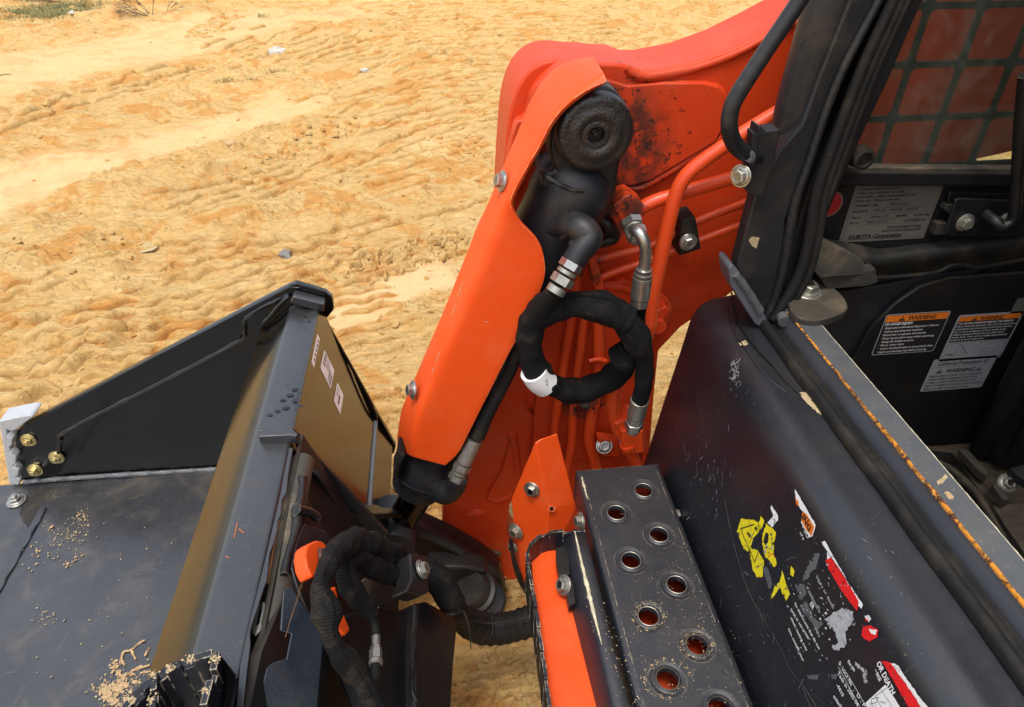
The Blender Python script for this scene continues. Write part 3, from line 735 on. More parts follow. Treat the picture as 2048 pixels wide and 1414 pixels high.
# doubler on the inside with its weld seam
dl = [(118, 905), (120, 880), (134, 860), (300, 775), (470, 685), (489, 665), (496, 632), (578, 588)]
tubeY('weld_bead', dl, BY-.003, [4.0]*8, BLACK_G, bucket, seg=8, wr=.22, wf=60, n=10)
tubeY('weld_bead', [(578, 588), (520, 655)], BY-.003, 6, BLACK_G, bucket, seg=8, wr=.22, wf=40)
z0 = .021
tubeY('weld_bead', [(48, 964), (120, 958), (240, 950), (345, 944), (440, 938)], BY-.008, 5.0, GREYWELD, bucket, seg=8, wr=.16, wf=45, n=14)
plY('doubler_plate', [(46, 960), (34, 885), (38, 866), (52, 850), (300, 718), (578, 574), (600, 575), (578, 588), (496, 632), (489, 665), (470, 685), (300, 775), (134, 860), (120, 880), (118, 905), (112, 957)], BY-.0035, .004, BLACK_G, bucket, .001)
# side cutter
ct = [(-4, 843), (14, 857), (15, 880), (22, 905), (28, 938), (33, 955), (42, 960), (38, 971), (18, 969), (12, 935), (5, 890)]
plate('side_cutter', [PY(a, b, BY-.012) for a, b in ct], (0, 1, 0), .045, TOOTH, bucket, .004, seg=3)
cut_ = 'cutter_tooth'
plate(cut_, [PY(a, b, BY-.016) for a, b in ((-4, 843), (30, 835), (60, 830), (68, 834), (48, 848), (36, 858), (24, 864), (14, 860))], (0, 1, 0), .05, TOOTH, bucket, .004, seg=3)
for nb in ([(12, 872), (25, 878), (25, 889), (18, 897), (14, 893)], [(19, 905), (33, 914), (32, 927), (26, 932), (21, 928)], [(24, 935), (38, 940), (37, 951), (30, 955), (27, 950)]):
    plate(cut_, [PY(a, b, BY-.024) for a, b in nb], (0, 1, 0), .035, TOOTH, bucket, .003, seg=2)
for x, y in ((57, 880), (113, 915), (70, 940)): bolt(PY(x, y, BY-.006), (0, -1, .1), 9.5, bucket, YZINC, nut=True, name='nut')
bolt(PZ(33, 1002, .022), (0, 0, 1), 11.5, bucket, STEEL, nut=True, name='nut', label='zinc plated nut on the bucket floor')
# floor wear plate seam
a, b = PZ(92, 1018, .021), PZ(-60, 1286, .021)
tube('weld_bead', [a, (a+b)/2, b], .0035, BUCKET_F, bucket, seg=6, n=14, wr=.3, wf=40)
# ridge along lip and bands on shell
tube('weld_bead', [Vector((-.2015, BY-.006, .146)), Vector((-.2015, 1.1, .146)), Vector((-.2015, .93, .146))], .006, GREYWELD, bucket, seg=8, n=14, wr=.12, wf=40)
tube('weld_bead', [PY(650, 640, BY-.008), PY(742, 806, BY-.01), PY(752, 846, BY-.01)], .004, BLACK_G, bucket, seg=8, n=12, wr=.15, wf=40)
# gusset / rib plate behind the lip
plate('rib_plate', [PY(a, b, .925) for a, b in ((517, 862), (584, 856), (602, 872), (640, 920), (776, 1066), (760, 1090), (690, 1010), (600, 905), (585, 893), (524, 880))], (0, 1, 0), .008, BAND, bucket, .002)
plate('rib_cap', [PZ(a, b, .522) for a, b in ((524, 858), (582, 854), (596, 868), (592, 872), (582, 870), (516, 873))], (0, 0, -1), .02, BAND, bucket, .002)
plate('rib_plate', [PY(a, b, BY-.001) for a, b in ((583, 592), (590, 578), (652, 594), (650, 612))], (0, -1, 0), .03, BAND, bucket, .004)
plate('shell_shade_sheet', [Vector((-.272, .92, .495)), Vector((-.272, -.34, .495)), Vector((-.15, -.34, .03)), Vector((-.15, .92, .03))], (1, 0, .26), .006, CABD, bucket, 0)  # matt black sheet standing in for shade on the shell behind
# torn rubber and rusty tabs along the rear edge of the lip
def rag(pts, z, mat, name='rusty_tab', zz=.01):
    P = [PZ(a, b, z) for a, b in pts]
    return plate(name, P, (0, 0, -1), .004, mat, bucket, .001)
rag([(594, 905), (598, 912), (580, 985), (573, 1004), (566, 1002), (573, 985)], .492, RUST)
rag([(563, 1028), (572, 1026), (573, 1034), (567, 1048), (556, 1050), (556, 1044)], .49, RUST)
rag([(550, 1078), (556, 1075), (560, 1086), (556, 1100), (541, 1165), (532, 1167), (530, 1160), (545, 1100)], .488, RUST)
rag([(525, 1202), (532, 1208), (528, 1240), (520, 1262), (506, 1276), (502, 1272), (518, 1245), (522, 1225)], .488, STEELD)
edge_px = [(586, 895), (577, 945), (573, 985), (564, 1000), (562, 1030), (556, 1040), (555, 1060), (546, 1090), (540, 1105), (534, 1160), (528, 1175), (520, 1200), (512, 1225), (500, 1260), (501, 1290), (496, 1330), (488, 1400), (480, 1470), (468, 1470), (480, 1330), (500, 1240), (530, 1120), (560, 990), (578, 895)]
rag(edge_px, .5065, BAND, 'lip_edge_strip')
# serrated step on the lip near the camera
ZS = .60
base = [PZ(a, b, ZS-.075) for a, b in ((236, 1440), (262, 1402), (302, 1365), (345, 1335), (430, 1310), (470, 1350), (452, 1460), (300, 1500))]
plate('step_pan', base, (0, 0, 1), .012, BLACK_G, bucket, .003)
q = lambda L: [PZ(a, b, ZS) for a, b in L]
fin('serrated_edge', q([(225, 1440), (262, 1398), (300, 1362), (335, 1334), (385, 1316), (428, 1302)]), ZS, .075, .009, .020, SERR, bucket, .010)
fin('serrated_edge', q([(432, 1302), (424, 1345), (410, 1390), (398, 1450)]), ZS, .075, .008, .024, SERR, bucket, .010)
fin('serrated_edge', q([(308, 1346), (306, 1385), (300, 1450)]), ZS, .075, .007, .022, SERR, bucket, .010)
plate('step_side', [PZ(436, 1304, ZS), PZ(472, 1352, ZS-.02), PZ(462, 1400, ZS-.02), PZ(452, 1470, ZS-.02), PZ(400, 1470, ZS-.075), PZ(420, 1340, ZS-.07)], (0, 0, -1), .006, BLACK_G, bucket, .002)
crumbs('clay_crumb_scatter', [(340, 1335, ZS), (308, 1350, ZS), (430, 1320, ZS), (412, 1380, ZS), (380, 1318, ZS), (265, 1398, ZS), (303, 1400, ZS)], 26, 5, .0006, .0020, CLAYP, bucket)
# clay dried on the bucket floor
def patch(pts, z, mat, parent, th=.0015, name='dried_clay', nrm=None):
    # dried smear with a broken outline and a lumpy top, thinning to nothing at the rim
    q_ = [np.array(p, float) for p in pts]; r_ = []
    for a, b in zip(q_, q_[1:]+q_[:1]):
        k = max(2, int(np.linalg.norm(b-a)/2.5))
        for i in range(k): r_.append(a+(b-a)*i/k+rng.normal(0, .9, 2))
    c = sum(r_)/len(r_); rings = []
    for s_, hh in ((1, 0), (.9, .7), (.72, 1), (.5, .8), (.28, 1.1), (.1, .9)):
        rings.append([PZ(*(c+(p-c)*s_), z) + Vector((0, 0, th*hh*random.uniform(.5, 1.3))) for p in r_])
    o = loft(name, rings, mat, parent, auto=60, closed=True); recalc(o)
    if sum(f.normal.z for f in o.data.polygons) < 0: o.data.flip_normals()
    return o
def smear(pts, z, mat, parent, name='dried_clay', th=.003):
    P = [PZ(a, b, z) for a, b in pts]; o = plate(name, P, (0, 0, 1), th, mat, parent, 0); return o
arms_ = [((192, 1378), (235, 1372), 5), ((230, 1324), (236, 1370), 7), ((232, 1372), (278, 1356), 7), ((225, 1375), (232, 1425), 10), ((240, 1380), (262, 1400), 9), ((210, 1372), (222, 1400), 6)]
cp_ = [(a[0]+(b[0]-a[0])*t+random.gauss(0, w), a[1]+(b[1]-a[1])*t+random.gauss(0, w), .0215) for a, b, w in arms_ for t in np.linspace(0, 1, 26)]
scatter('clay_crumb_scatter', [tuple(PZ(a, b, z)) for a, b, z in cp_], .0012, .0048, CLAY, None, .35, bucket, 1.3)
crumbs('clay_crumb_scatter', cp_, 4, 5, .0005, .0022, CLAYP, bucket)
for L in ([(240, 1328), (247, 1305), (262, 1300), (276, 1288), (290, 1280)], [(247, 1305), (243, 1320), (250, 1330)], [(284, 1345), (300, 1342)], [(262, 1300), (272, 1318)], [(290, 1312), (298, 1296)], [(255, 1350), (270, 1338), (285, 1332)], [(262, 1342), (300, 1330)]):
    tube('dried_clay', [PZ(a, b, .022) for a, b in L], .0022, CLAY, bucket, seg=6, n=6, wr=.4, wf=60)
cl = [(158, 1030), (150, 1040), (165, 1050), (160, 1060), (140, 1065), (150, 1070), (125, 1075), (118, 1095), (150, 1085), (75, 1100), (72, 1130), (155, 1080), (130, 1055), (88, 1235), (80, 1240), (92, 1230), (110, 1085), (100, 1112)]
crumbs('clay_crumb_scatter', [(a, b, .022) for a, b in cl], 13, 10, .0004, .0022, CLAYP, bucket)
crumbs('clay_crumb_scatter', [(160, 1030, .022), (168, 1036, .022), (137, 1130, .022), (97, 1055, .022), (75, 1106, .022), (158, 1115, .022)], 9, 5, .001, .0035, CLAY, bucket)
crumbs('clay_crumb_scatter', [(random.uniform(60, 420), random.uniform(1030, 1400), .022) for _ in range(40)], 2, 20, .0006, .0022, CLAYP, bucket)
# labels on the polished back of the shell
so, sn = Vector((-.203, 0, .146)), Vector((.353, 0, .08)).normalized()
def shellp(px, py): return PP(px, py, so, sn)
def slabel(corn, items, label):
    A, B, C = [shellp(*c) for c in corn]                  # far-top, near-top... A origin, A->B reading, A->C up
    u = (B-A); w = (C-A); d = Decal(A, u, w - u.normalized()*w.dot(u.normalized()), sn); U, H = u.length, (w - u.normalized()*w.dot(u.normalized())).length
    d.rect(0, 0, U, H, WHITE, 0, r=min(U, H)*.07); items(d, U, H); d.done('label', bucket, label)
def it2(d, U, H):
    d.rect(U*.06, H*.70, U*.62, H*.88, INK, 1); d.text('LAND PRIDE', U*.08, H*.73, H*.12, WHITE, 3, shear=.2, width=U*.50, bold=.03)
    for k in range(4): d.text('Great Plains Mfg Salina Kansas'[:22+k], U*.06, H*(.60-.07*k), H*.04, INK, 2, width=U*.5)
    d.text('404992LC', U*.32, H*.24, H*.12, INK, 2, width=U*.6)
    x = U*.40
    while x < U*.92: w = random.choice((.004, .008, .012))*U; d.rect(x, H*.06, x+w, H*.2, INK, 2); x += w+random.choice((.006, .012))*U
def it3(d, U, H):
    d.rect(U*.34, H*.36, U*.78, H*.52, INK, 1)
    for k in range(3): d.text('SERIAL NUMBER', U*.15, H*(.8-.1*k), H*.05, INK, 2, width=U*.4)
def it1(d, U, H): 
    for k in range(5): d.rect(U*(.1+.16*k), H*.2, U*(.2+.16*k), H*.5, INK, 1)
# ---- A = lower far corner in print space (print reads downwards along the shell)
slabel([(646, 697), (671, 731), (640, 737)], lambda d, U, H: None, None) if False else None
def quad_label(tl, tr, bl, items, label):
    """tl,tr,bl in photo pixels on the shell: tl->tr across the print's height, tl->bl along lines"""
    A, B, C = shellp(*tl), shellp(*tr), shellp(*bl); u = (C-A); w = (A-B); wn = w - u.normalized()*w.dot(u.normalized())
    U, H = u.length, wn.length; O = A - wn
    d = Decal(O, u, wn, sn); d.rect(0, 0, U, H, WHITE, 0, r=min(U, H)*.08); items(d, U, H); d.done('label', bucket, label)
quad_label((648, 699), (670, 731), (640, 736), it2, 'white label with maker name, number and barcode')
quad_label((674, 764), (688, 782), (667, 802), it3, 'small white label with a black bar')
quad_label((634, 667), (640, 674), (622, 725), it1, 'white label partly hidden by the lip')
for a_, b_ in (((475, 1045), (468, 1075)), ((478, 1058), (488, 1066)), ((452, 1112), (458, 1116))): tube('paint_scratch', [PZ(*a_, .5052), PZ(*b_, .5052)], .0005, DORANGE, bucket, seg=5, n=3)

STAIN = plain('water_stain', (.009, .011, .015), .30, spec=.7, bmp=0); FILM = paint('dried_dust_film', (.022, .020, .017), .55, spec=.4, dust=.12, speck=.9)
dd = Decal((-.338, 0, .5050), (1, 0, 0), (0, 1, 0), (0, 0, 1))
def blot(d, px, py, r, z, O, mat, asp=1.0):
    c = PZ(px, py, z); d.poly([((c.x-O[0])+r*random.uniform(.6, 1.2)*math.cos(a), (c.y-O[1])+r*asp*random.uniform(.6, 1.2)*math.sin(a)) for a in np.linspace(0, 6.283, 16)[:-1]], mat, 0)
for px, py, r in ((590, 778, .007), (600, 786, .005), (580, 790, .007), (566, 800, .006), (592, 800, .008), (600, 812, .006), (572, 815, .007), (556, 822, .006), (540, 830, .006), (610, 633, .005), (618, 642, .004), (612, 660, .002), (575, 770, .002)): blot(dd, px, py, r, .505, (-.338, 0), STAIN, .7)
o = dd.done('water_stain', bucket); o['kind'] = 'stuff'
dd = Decal((0, 0, .0195), (1, 0, 0), (0, 1, 0), (0, 0, 1))
dd.poly([(lambda c: (c.x, c.y))(PZ(a+random.gauss(0, 2.5), b+random.gauss(0, 1.5), .0195)) for a, b in [tuple(v) for v in cr([(60, 985), (120, 968), (190, 962), (250, 960), (268, 966), (262, 985), (250, 1000), (250, 1030), (235, 1044), (200, 1050), (150, 1040), (90, 1060), (50, 1050), (40, 1010)], 4, True)]], FILM, -2)
dd.done('dust_film', bucket)

# ================================================================== LOADER
L = thing('compact_track_loader', 'orange and black track loader with lift arm, hydraulic hoses, perforated step and open cab', 'track loader', (.5, .7, 0))
AY = 1.15
arm_px = [(1003, 420), (1008, 330), (1018, 230), (1036, 172), (1066, 135), (1108, 120), (1170, 124), (1215, 127), (1250, 128), (1278, 140), (1310, 140), (1392, 124), (1470, 96), (1540, 62), (1640, 10), (1740, -50), (1900, -190), (2250, -260), (2250, 200), (2080, 292), (1946, 322), (1800, 398), (1640, 475), (1480, 575), (1361, 656), (1318, 702), (1308, 800), (1300, 905), (1262, 1010), (1200, 1110), (1082, 1112), (1048, 1050), (1040, 985), (1020, 1010), (1014, 1055), (1020, 1090), (1045, 1135), (1048, 1150), (1030, 1163), (1008, 1160), (1000, 1120), (940, 1088), (890, 1076), (885, 1060), (888, 990), (950, 800), (990, 600)]
arm_px = [tuple(v) for v in cr(arm_px[:8], 4)] + arm_px[8:]
arm = plY('lift_arm', arm_px, AY, .15, ORANGE, L, .006, smooth=0)
# reinforcing plate and its weld
rp = [(1180, 150), (1256, 172), (1330, 166), (1408, 166), (1436, 174), (1449, 196), (1449, 250), (1432, 284), (1300, 362), (1262, 372), (1225, 370), (1180, 340)]
plY('reinforcing_plate', rp, AY-.012, .012, ORANGE, arm, .003)
tubeY('weld_bead', [(1256, 176), (1330, 170), (1408, 170), (1440, 182), (1449, 210), (1446, 256), (1426, 286), (1300, 366), (1262, 376), (1225, 374)], AY-.002, 8, ORANGE, arm, seg=10, wr=.12, wf=30)
tubeY('weld_bead', [(1250, 134), (1272, 148), (1300, 153), (1392, 136), (1470, 108), (1540, 72), (1600, 40)], AY+.001, [7, 11, 11, 9, 8, 7, 6], ORANGE, arm, seg=10, wr=.1, wf=30)
# hump plate left of the cylinder (outer skin of the arm), and shaded slot
plY('hump_plate', [(1050, 235), (1062, 190), (1085, 158), (1118, 132), (1160, 124), (1200, 132), (1150, 170), (1112, 205), (1075, 250), (1052, 280), (1040, 330), (1012, 400), (1014, 330), (1030, 250)], AY-.03, .03, ORANGE, arm, .004, smooth=3)
plY('knee_plate', [(1012, 300), (1020, 200), (1042, 130), (1075, 98), (1120, 86), (1180, 90), (1228, 104), (1222, 124), (1150, 116), (1100, 125), (1060, 150), (1034, 200), (1020, 310)], AY+.16, .012, ORANGE, arm, .004, smooth=3)
# fin at the heel, weld lugs
tubeY('rib', [(1024, 868), (1031, 905), (1034, 950), (1030, 985)], AY-.005, [9, 8, 8, 7], ORANGE, arm, seg=8)
tubeY('rib', [(1030, 985), (995, 998), (975, 992)], AY-.002, [8, 9, 6], ORANGE, arm, seg=8)
plY('rib', [(1020, 880), (1036, 900), (1040, 985), (985, 1003), (975, 990), (1005, 940)], AY-.010, .010, ORANGE, arm, .003)
tubeY('weld_bead', [(930, 1030), (955, 1022), (972, 1022)], AY-.001, [5, 11, 5], ORANGE, arm, seg=8)
plY('rib', [(1050, 800), (1078, 840), (1085, 862), (1060, 820), (1048, 812)], AY-.008, .008, ORANGE, arm, .002)
# channel standing behind the pipes (raised web on the arm)
plY('pipe_channel', [(1090, 640), (1250, 560), (1320, 600), (1300, 700), (1290, 905), (1100, 930), (1060, 930), (1075, 760)], AY-.02, .02, ORANGE, arm, .006)
tubeY('weld_bead', [(1200, 572), (1250, 575), (1310, 590), (1332, 612), (1325, 640)], AY-.012, 12, ORANGE, arm, seg=10, wr=.06)
plY('hose_lug', [(1300, 632), (1332, 612), (1340, 620), (1318, 660), (1302, 690), (1292, 660)], AY-.05, .04, ORANGE, arm, .004)
lathe('hose_lug', PY(1318, 655, AY-.06), (0, 1, 0), [(0, .006), (.0, .015), (.05, .015)], ORANGE, arm, seg=20)
# pipes
PYS = 1.09
def pipe(px, Y, r, label=None, **k): return tubeY('hydraulic_pipe', px, Y, r, ORANGE_P, arm, seg=14, label=label, **k)
pipe([(1620, 190), (1560, 222), (1500, 258), (1456, 287), (1392, 333), (1366, 360), (1350, 396), (1332, 467), (1318, 530), (1305, 590), (1298, 650)], 1.05, 15, 'thick bent pipe')
pipe([(1275, 420), (1310, 402), (1350, 390), (1480, 352), (1600, 322)], 1.08, 14)
pipe([(1180, 524), (1230, 510), (1300, 492), (1392, 444), (1500, 402), (1600, 360)], 1.11, 8.5)
pipe([(1188, 560), (1240, 540), (1300, 520), (1400, 480), (1500, 442), (1600, 405)], 1.11, 8.5)
pipe([(1182, 505), (1188, 541), (1199, 589), (1196, 650), (1197, 718), (1193, 785), (1182, 840), (1178, 880), (1188, 921), (1196, 960)], 1.10, 11)
pipe([(1160, 520), (1154, 561), (1143, 640), (1130, 718), (1122, 770), (1114, 820), (1109, 875), (1108, 960)], 1.11, 9)
pipe([(1176, 600), (1167, 650), (1157, 731), (1147, 809), (1143, 887), (1134, 935), (1125, 980)], 1.10, 9)
pipe([(1300, 640), (1285, 690), (1262, 735), (1235, 768), (1226, 806), (1232, 846), (1244, 868)], 1.05, 14)
pipe([(1252, 885), (1262, 905), (1272, 935), (1280, 975)], 1.04, 12)
lathe('pipe_collar', PY(1255, 888, 1.03), (.25, 0, -1), [(0, .010), (0, .017), (.010, .017), (.012, .013)], ORANGE_P, arm, seg=20)
tubeY('weld_bead', [(1178, 722), (1196, 719), (1212, 722)], 1.088, 5, ORANGE_P, arm, seg=8)
plY('valve_block', [(1242, 862), (1286, 862), (1288, 906), (1246, 911)], 1.02, .05, ORANGE_P, arm, .003)
plY('valve_block', [(1228, 848), (1262, 836), (1286, 850), (1288, 864), (1242, 866)], 1.03, .05, ORANGE_P, arm, .003)
plY('valve_foot', [(1195, 875), (1236, 880), (1240, 915), (1200, 910)], 1.08, .02, ORANGE_P, arm, .002)
bolt(PY(1208, 891, 1.078), (-.1, -.8, .6), 11, arm)
plY('valve_block', [(1226, 412), (1250, 392), (1262, 390), (1287, 408), (1289, 434), (1262, 440), (1240, 440)], 1.05, .05, ORANGE_P, arm, .003)
plY('pipe_clamp', [(1362, 443), (1391, 433), (1403, 498), (1358, 513)], 1.075, .05, RUBBER, arm, .003)
bolt(PY(1376, 484, 1.072), (0, -1, .1), 11.5, arm)
# caked grease and mud
tubeY('caked_mud', [(1190, 430), (1215, 450), (1225, 475), (1195, 490)], 1.08, [10, 16, 12, 7], GREASE, arm, seg=14, wr=.2, wf=14)
tubeY('caked_mud', [(1150, 800), (1170, 808), (1185, 815)], 1.10, [4, 8, 4], MUD, arm, seg=12, wr=.2, wf=14)
tubeY('caked_mud', [(925, 1085), (960, 1098), (1000, 1108)], AY-.005, [4, 8, 4], MUD, arm, seg=12, wr=.2, wf=14)

# the machine's other arm, behind the camera's shoulder
W_ = [PY(a, b, AY) for a, b in arm_px]
plate('lift_arm', [Vector((w.x, -.55, w.z)) for w in W_], (0, 1, 0), .15, ORANGE, L, 0)
# ---- tilt cylinder
cyl = None
def cyl_():
    global cyl
    p0, p1 = PY(1160, 345, 1.06), PY(842, 955, 1.06); ax = (p1-p0); ln = ax.length
    cyl = lathe('tilt_cylinder', p0, ax, [(-.03, .040), (-.02, .054), (0, .067), (.05, .069), (.06, .066), (ln-.16, .062), (ln-.06, .058), (ln-.055, .060), (ln-.005, .060), (ln, .056), (ln+.028, .056), (ln+.034, .050)], CYL, L, seg=48)
    # head casting around the pin
    plY('cylinder_head', [(1098, 300), (1110, 340), (1088, 345), (1084, 372), (1110, 392), (1160, 402), (1212, 412), (1232, 382), (1240, 330), (1262, 275), (1262, 228), (1235, 185), (1190, 168), (1140, 185), (1112, 230)], 1.015, .09, GREASE, cyl, .012, smooth=2)
    c = PY(1194, 272, .985)
    lathe('pin_boss', c+Vector((0, .0, 0)), (0, 1, 0), [(.020, .004), (.020, .0125), (.002, .0135), (.0015, .0175), (.0025, .021), (.0008, .025), (-.0008, .030), (.0, .035), (.0025, .040), (.0030, .046), (.0028, .051), (.006, .0560), (.013, .0590), (.145, .059)], GREASB, cyl, seg=48)
    lathe('grease_fitting', c+Vector((0, .020, 0)), (0, -1, 0), [(0, .006), (.006, .006), (.008, .003), (.012, .003)], GREASE, cyl, seg=12)
    tubeY('weld_bead', [(1082, 345), (1098, 358), (1140, 378), (1180, 384), (1214, 388)], [1.02, 1.0, .995, .998, 1.01], [5, 5, 5, 5, 5], GREASE, cyl, seg=8, wr=.15)
    # rod
    r0, r1 = PY(838, 985, 1.06), PY(782, 1075, 1.06)
    lathe('cylinder_rod', r0, r1-r0, [(-.06, .035), ((r1-r0).length+.02, .035)], CHROME, cyl, seg=40)
    lathe('rod_eye', PY(782, 1100, 1.0), (0, 1, 0), [(0, .02), (0, .052), (.012, .056), (.11, .056), (.12, .05)], CYL, cyl, seg=32)
    lathe('rod_collar', PY(796, 1055, 1.06), r1-r0, [(0, .036), (.006, .042), (.045, .044), (.05, .036)], CYL, cyl, seg=32)
    blobm = tubeY('grease_cap', [(728, 1070), (748, 1066), (768, 1076)], .985, [5, 10, 5], CLAY, cyl, seg=12, label='pale orange lump')
    # ports
    tubeY('port_elbow', [(1098, 455), (1128, 448), (1160, 455), (1178, 476), (1160, 502), (1148, 522)], [1.02, 1.0, .97, .955, .945, .94], [24, 27, 29, 28, 25, 25], CYL, cyl, seg=24)
    for (px, py), r in (((1133, 449), 31), ((1163, 496), 28)):
        tubeY('port_ring', [(px-4, py-1), (px+4, py+1)] if r == 31 else [(px+3, py-4), (px-3, py+4)], .985 if r == 31 else .95, r, CYL, cyl, seg=24, n=1)
    a = (PY(1118, 572, .925)-PY(1150, 518, .94)).normalized()
    def hexn(px, py, Y, r, l0, l1, name='hex_nut', mat=STEELD, par=None, axis=None, seg=6):
        p = PY(px, py, Y); m = mpp(p); k = lpp(p, axis or a); return lathe(name, p, axis or a, [(l0*k, r*.8*m), (l0*k+.001, r*m), (l1*k-.001, r*m), (l1*k, r*.8*m)], mat, par or cyl, seg=seg, auto=30)
    cyl_.hexn = hexn
    hexn(1143, 528, .935, 24, -6, 12, mat=STEEL); hexn(1134, 544, .93, 21, -4, 6, 'fitting_sleeve', STEELD, seg=20); hexn(1127, 557, .928, 24, -6, 14, mat=STEELD)
    hexn(1114, 578, .922, 20, -6, 10, 'fitting_sleeve', STEELD, seg=20)
    # gland port and hose ferrule
    g0 = PY(903, 970, 1.0)
    tubeY('port_elbow', [(868, 975), (890, 985), (908, 975), (918, 955)], [1.02, .985, .975, .97], [22, 24, 22, 19], CYL, cyl, seg=20)
    a2 = (PY(952, 876, .995)-PY(912, 962, .97)).normalized()
    for d, r, l, nm, mt, sg in ((0, 18, 12, 'hex_nut', STEELD, 6), (14, 16, 6, 'fitting_sleeve', STEELD, 20), (22, 18, 14, 'hex_nut', STEELD, 6), (38, 16, 50, 'hose_ferrule', STEELD, 20)):
        p = PY(912, 960, .97); m = mpp(p); k = lpp(p, a2); lathe(nm, p, a2, [(d*k, r*.85*m), (d*k+.001, r*m), ((d+l)*k-.001, r*m), ((d+l)*k, r*.85*m)], mt, cyl, seg=sg, auto=30)
    plY('gland_guard', [(797, 905), (792, 935), (786, 948), (787, 966), (797, 950), (800, 930), (810, 912)], 1.0, .05, RUBBER, cyl, .002)
    tubeY('gland_clip', [(797, 957), (820, 975), (850, 985), (878, 986)], [1.02, 1.0, .995, 1.0], 1.6, RUBBER, cyl, seg=6)
    plY('gland_guard', [(858, 975), (885, 985), (892, 996), (878, 1005), (868, 994), (862, 1004), (850, 1000)], .99, .03, RUBBER, cyl, .002)
cyl_()
hexn = cyl_.hexn
# ---- guard over the cylinder
rows = [((1186, 113), (1207, 146), (1214, 163)), ((1127, 127), (1162, 176), (1166, 185)), ((1085, 162), (1122, 208), (1127, 216)), ((1058, 208), (1096, 240), (1101, 248)),
        ((1035, 265), (1070, 288), (1078, 294)), ((1003, 340), (1036, 348), (1050, 342)), ((985, 385), (1012, 400), (1022, 400)), ((972, 415), (1000, 432), (1036, 440)),
        ((955, 450), (983, 474), (1074, 480)), ((940, 490), (968, 514), (1088, 517)), ((920, 540), (948, 560), (1087, 562)), ((890, 615), (918, 630), (1056, 635)),
        ((860, 685), (888, 700), (1012, 718)), ((830, 755), (860, 770), (969, 803)), ((805, 815), (835, 830), (938, 865)), ((796, 862), (824, 878), (917, 905)), ((794, 898), (826, 914), (890, 931))]
R = cr([tuple(a)+tuple(b)+tuple(c) for a, b, c in rows], 6)
G = []
for r in R:
    S_, F_, I_ = PY(r[0], r[1], 1.085), PY(r[2], r[3], .985), PY(r[4], r[5], .978); line = []
    for k in range(5): line.append(S_.lerp(F_, k/5*.9))
    A0, B0 = S_.lerp(F_, .9), F_.lerp(I_, min(.5, .02/max((I_-F_).length, .01)))
    for k in range(6):
        t = k/5; line.append(A0*(1-t)**2 + F_*2*t*(1-t) + B0*t*t)
    for k in range(1, 9): line.append(B0.lerp(I_, k/8))
    G.append(line)
gd = loft('cylinder_guard', G, ORANGE_C, L, auto=45); recalc(gd)
if sum((f.normal.y for f in gd.data.polygons)) > 0: gd.data.flip_normals()
solid(gd, .007, -1); b_ = gd.modifiers.new('bevel', 'BEVEL'); b_.width = .0015; b_.segments = 2; b_.limit_method = 'ANGLE'; b_.angle_limit = math.radians(50)
for ln in ([(968, 643), (980, 646), (990, 655), (995, 672)], [(936, 838), (941, 820), (940, 812)], [(925, 566), (920, 580), (917, 592)], [(905, 628), (910, 612)], [(872, 722), (880, 704)], [(868, 735), (864, 748)]):
    tubeY('paint_scratch', ln, .9822, .8, CLAYP, gd, seg=5, n=4, wr=.5, wf=200)
bolt(PY(1004, 362, 1.03), (-.95, -.25, .3), 14, gd); bolt(PY(826, 780, 1.03), (-.95, -.25, .3), 12.5, gd)

# ---- hoses beside the cylinder
nut_ax = Vector((0, 0, -1))
def fit(px, py, Y, specs, axis, parent=L):
    p = PY(px, py, Y); m = mpp(p); A = Vector(axis).normalized(); d = 0; k = lpp(p, A)
    for nm, r, l, mt, sg in specs:
        lathe(nm, p+A*d*k, A, [(0, r*.82*m), (.0012, r*m), (l*k-.0012, r*m), (l*k, r*.82*m)], mt, parent, seg=sg, auto=30); d += l+.5
steel = tubeY('steel_elbow', [(1268, 458), (1274, 462), (1284, 472), (1290, 490), (1291, 515), (1287, 545)], [.99, .975, .965, .96, .96, .96], [12]*6, STEEL, L, seg=20)
fit(1262, 440, 1.02, (('hex_nut', 22, 14, STEEL, 6), ('fitting_sleeve', 19, 6, STEELD, 20), ('hex_nut', 23, 16, STEEL, 6), ('fitting_sleeve', 16, 8, STEELD, 20)), (.12, -.9, -.45), steel)
ax = PY(1278, 612, .96)-PY(1288, 540, .96)
fit(1288, 536, .96, (('fitting_sleeve', 17, 5, STEEL, 24), ('fitting_sleeve', 15, 3, STEELD, 24), ('fitting_sleeve', 19, 4, STEEL, 24), ('fitting_sleeve', 17, 3, STEELD, 24), ('hose_ferrule', 20.5, 44, STEEL, 14), ('hose_ferrule', 19, 16, STEEL, 14)), ax, steel)
loop = tubeY('sleeved_hose', [(1277, 612), (1275, 650), (1262, 705), (1236, 742), (1205, 765), (1160, 782), (1115, 776), (1080, 752), (1062, 715), (1058, 675), (1070, 640), (1100, 617), (1150, 610), (1205, 617), (1248, 640), (1276, 680), (1288, 725), (1286, 775), (1281, 800)],
             [.98, .99, .995, 1.0, 1.0, .99, .98, .97, .97, .97, .965, .96, .955, .95, .945, .94, .94, .945, .95],
             [15, 16, 21, 27, 23, 28, 22, 28, 24, 28, 25, 30, 27, 32, 27, 28, 18, 18, 16], SLEEVE, L, seg=32, n=16, wr=.13, wf=10, label='looped hose in woven sleeve')
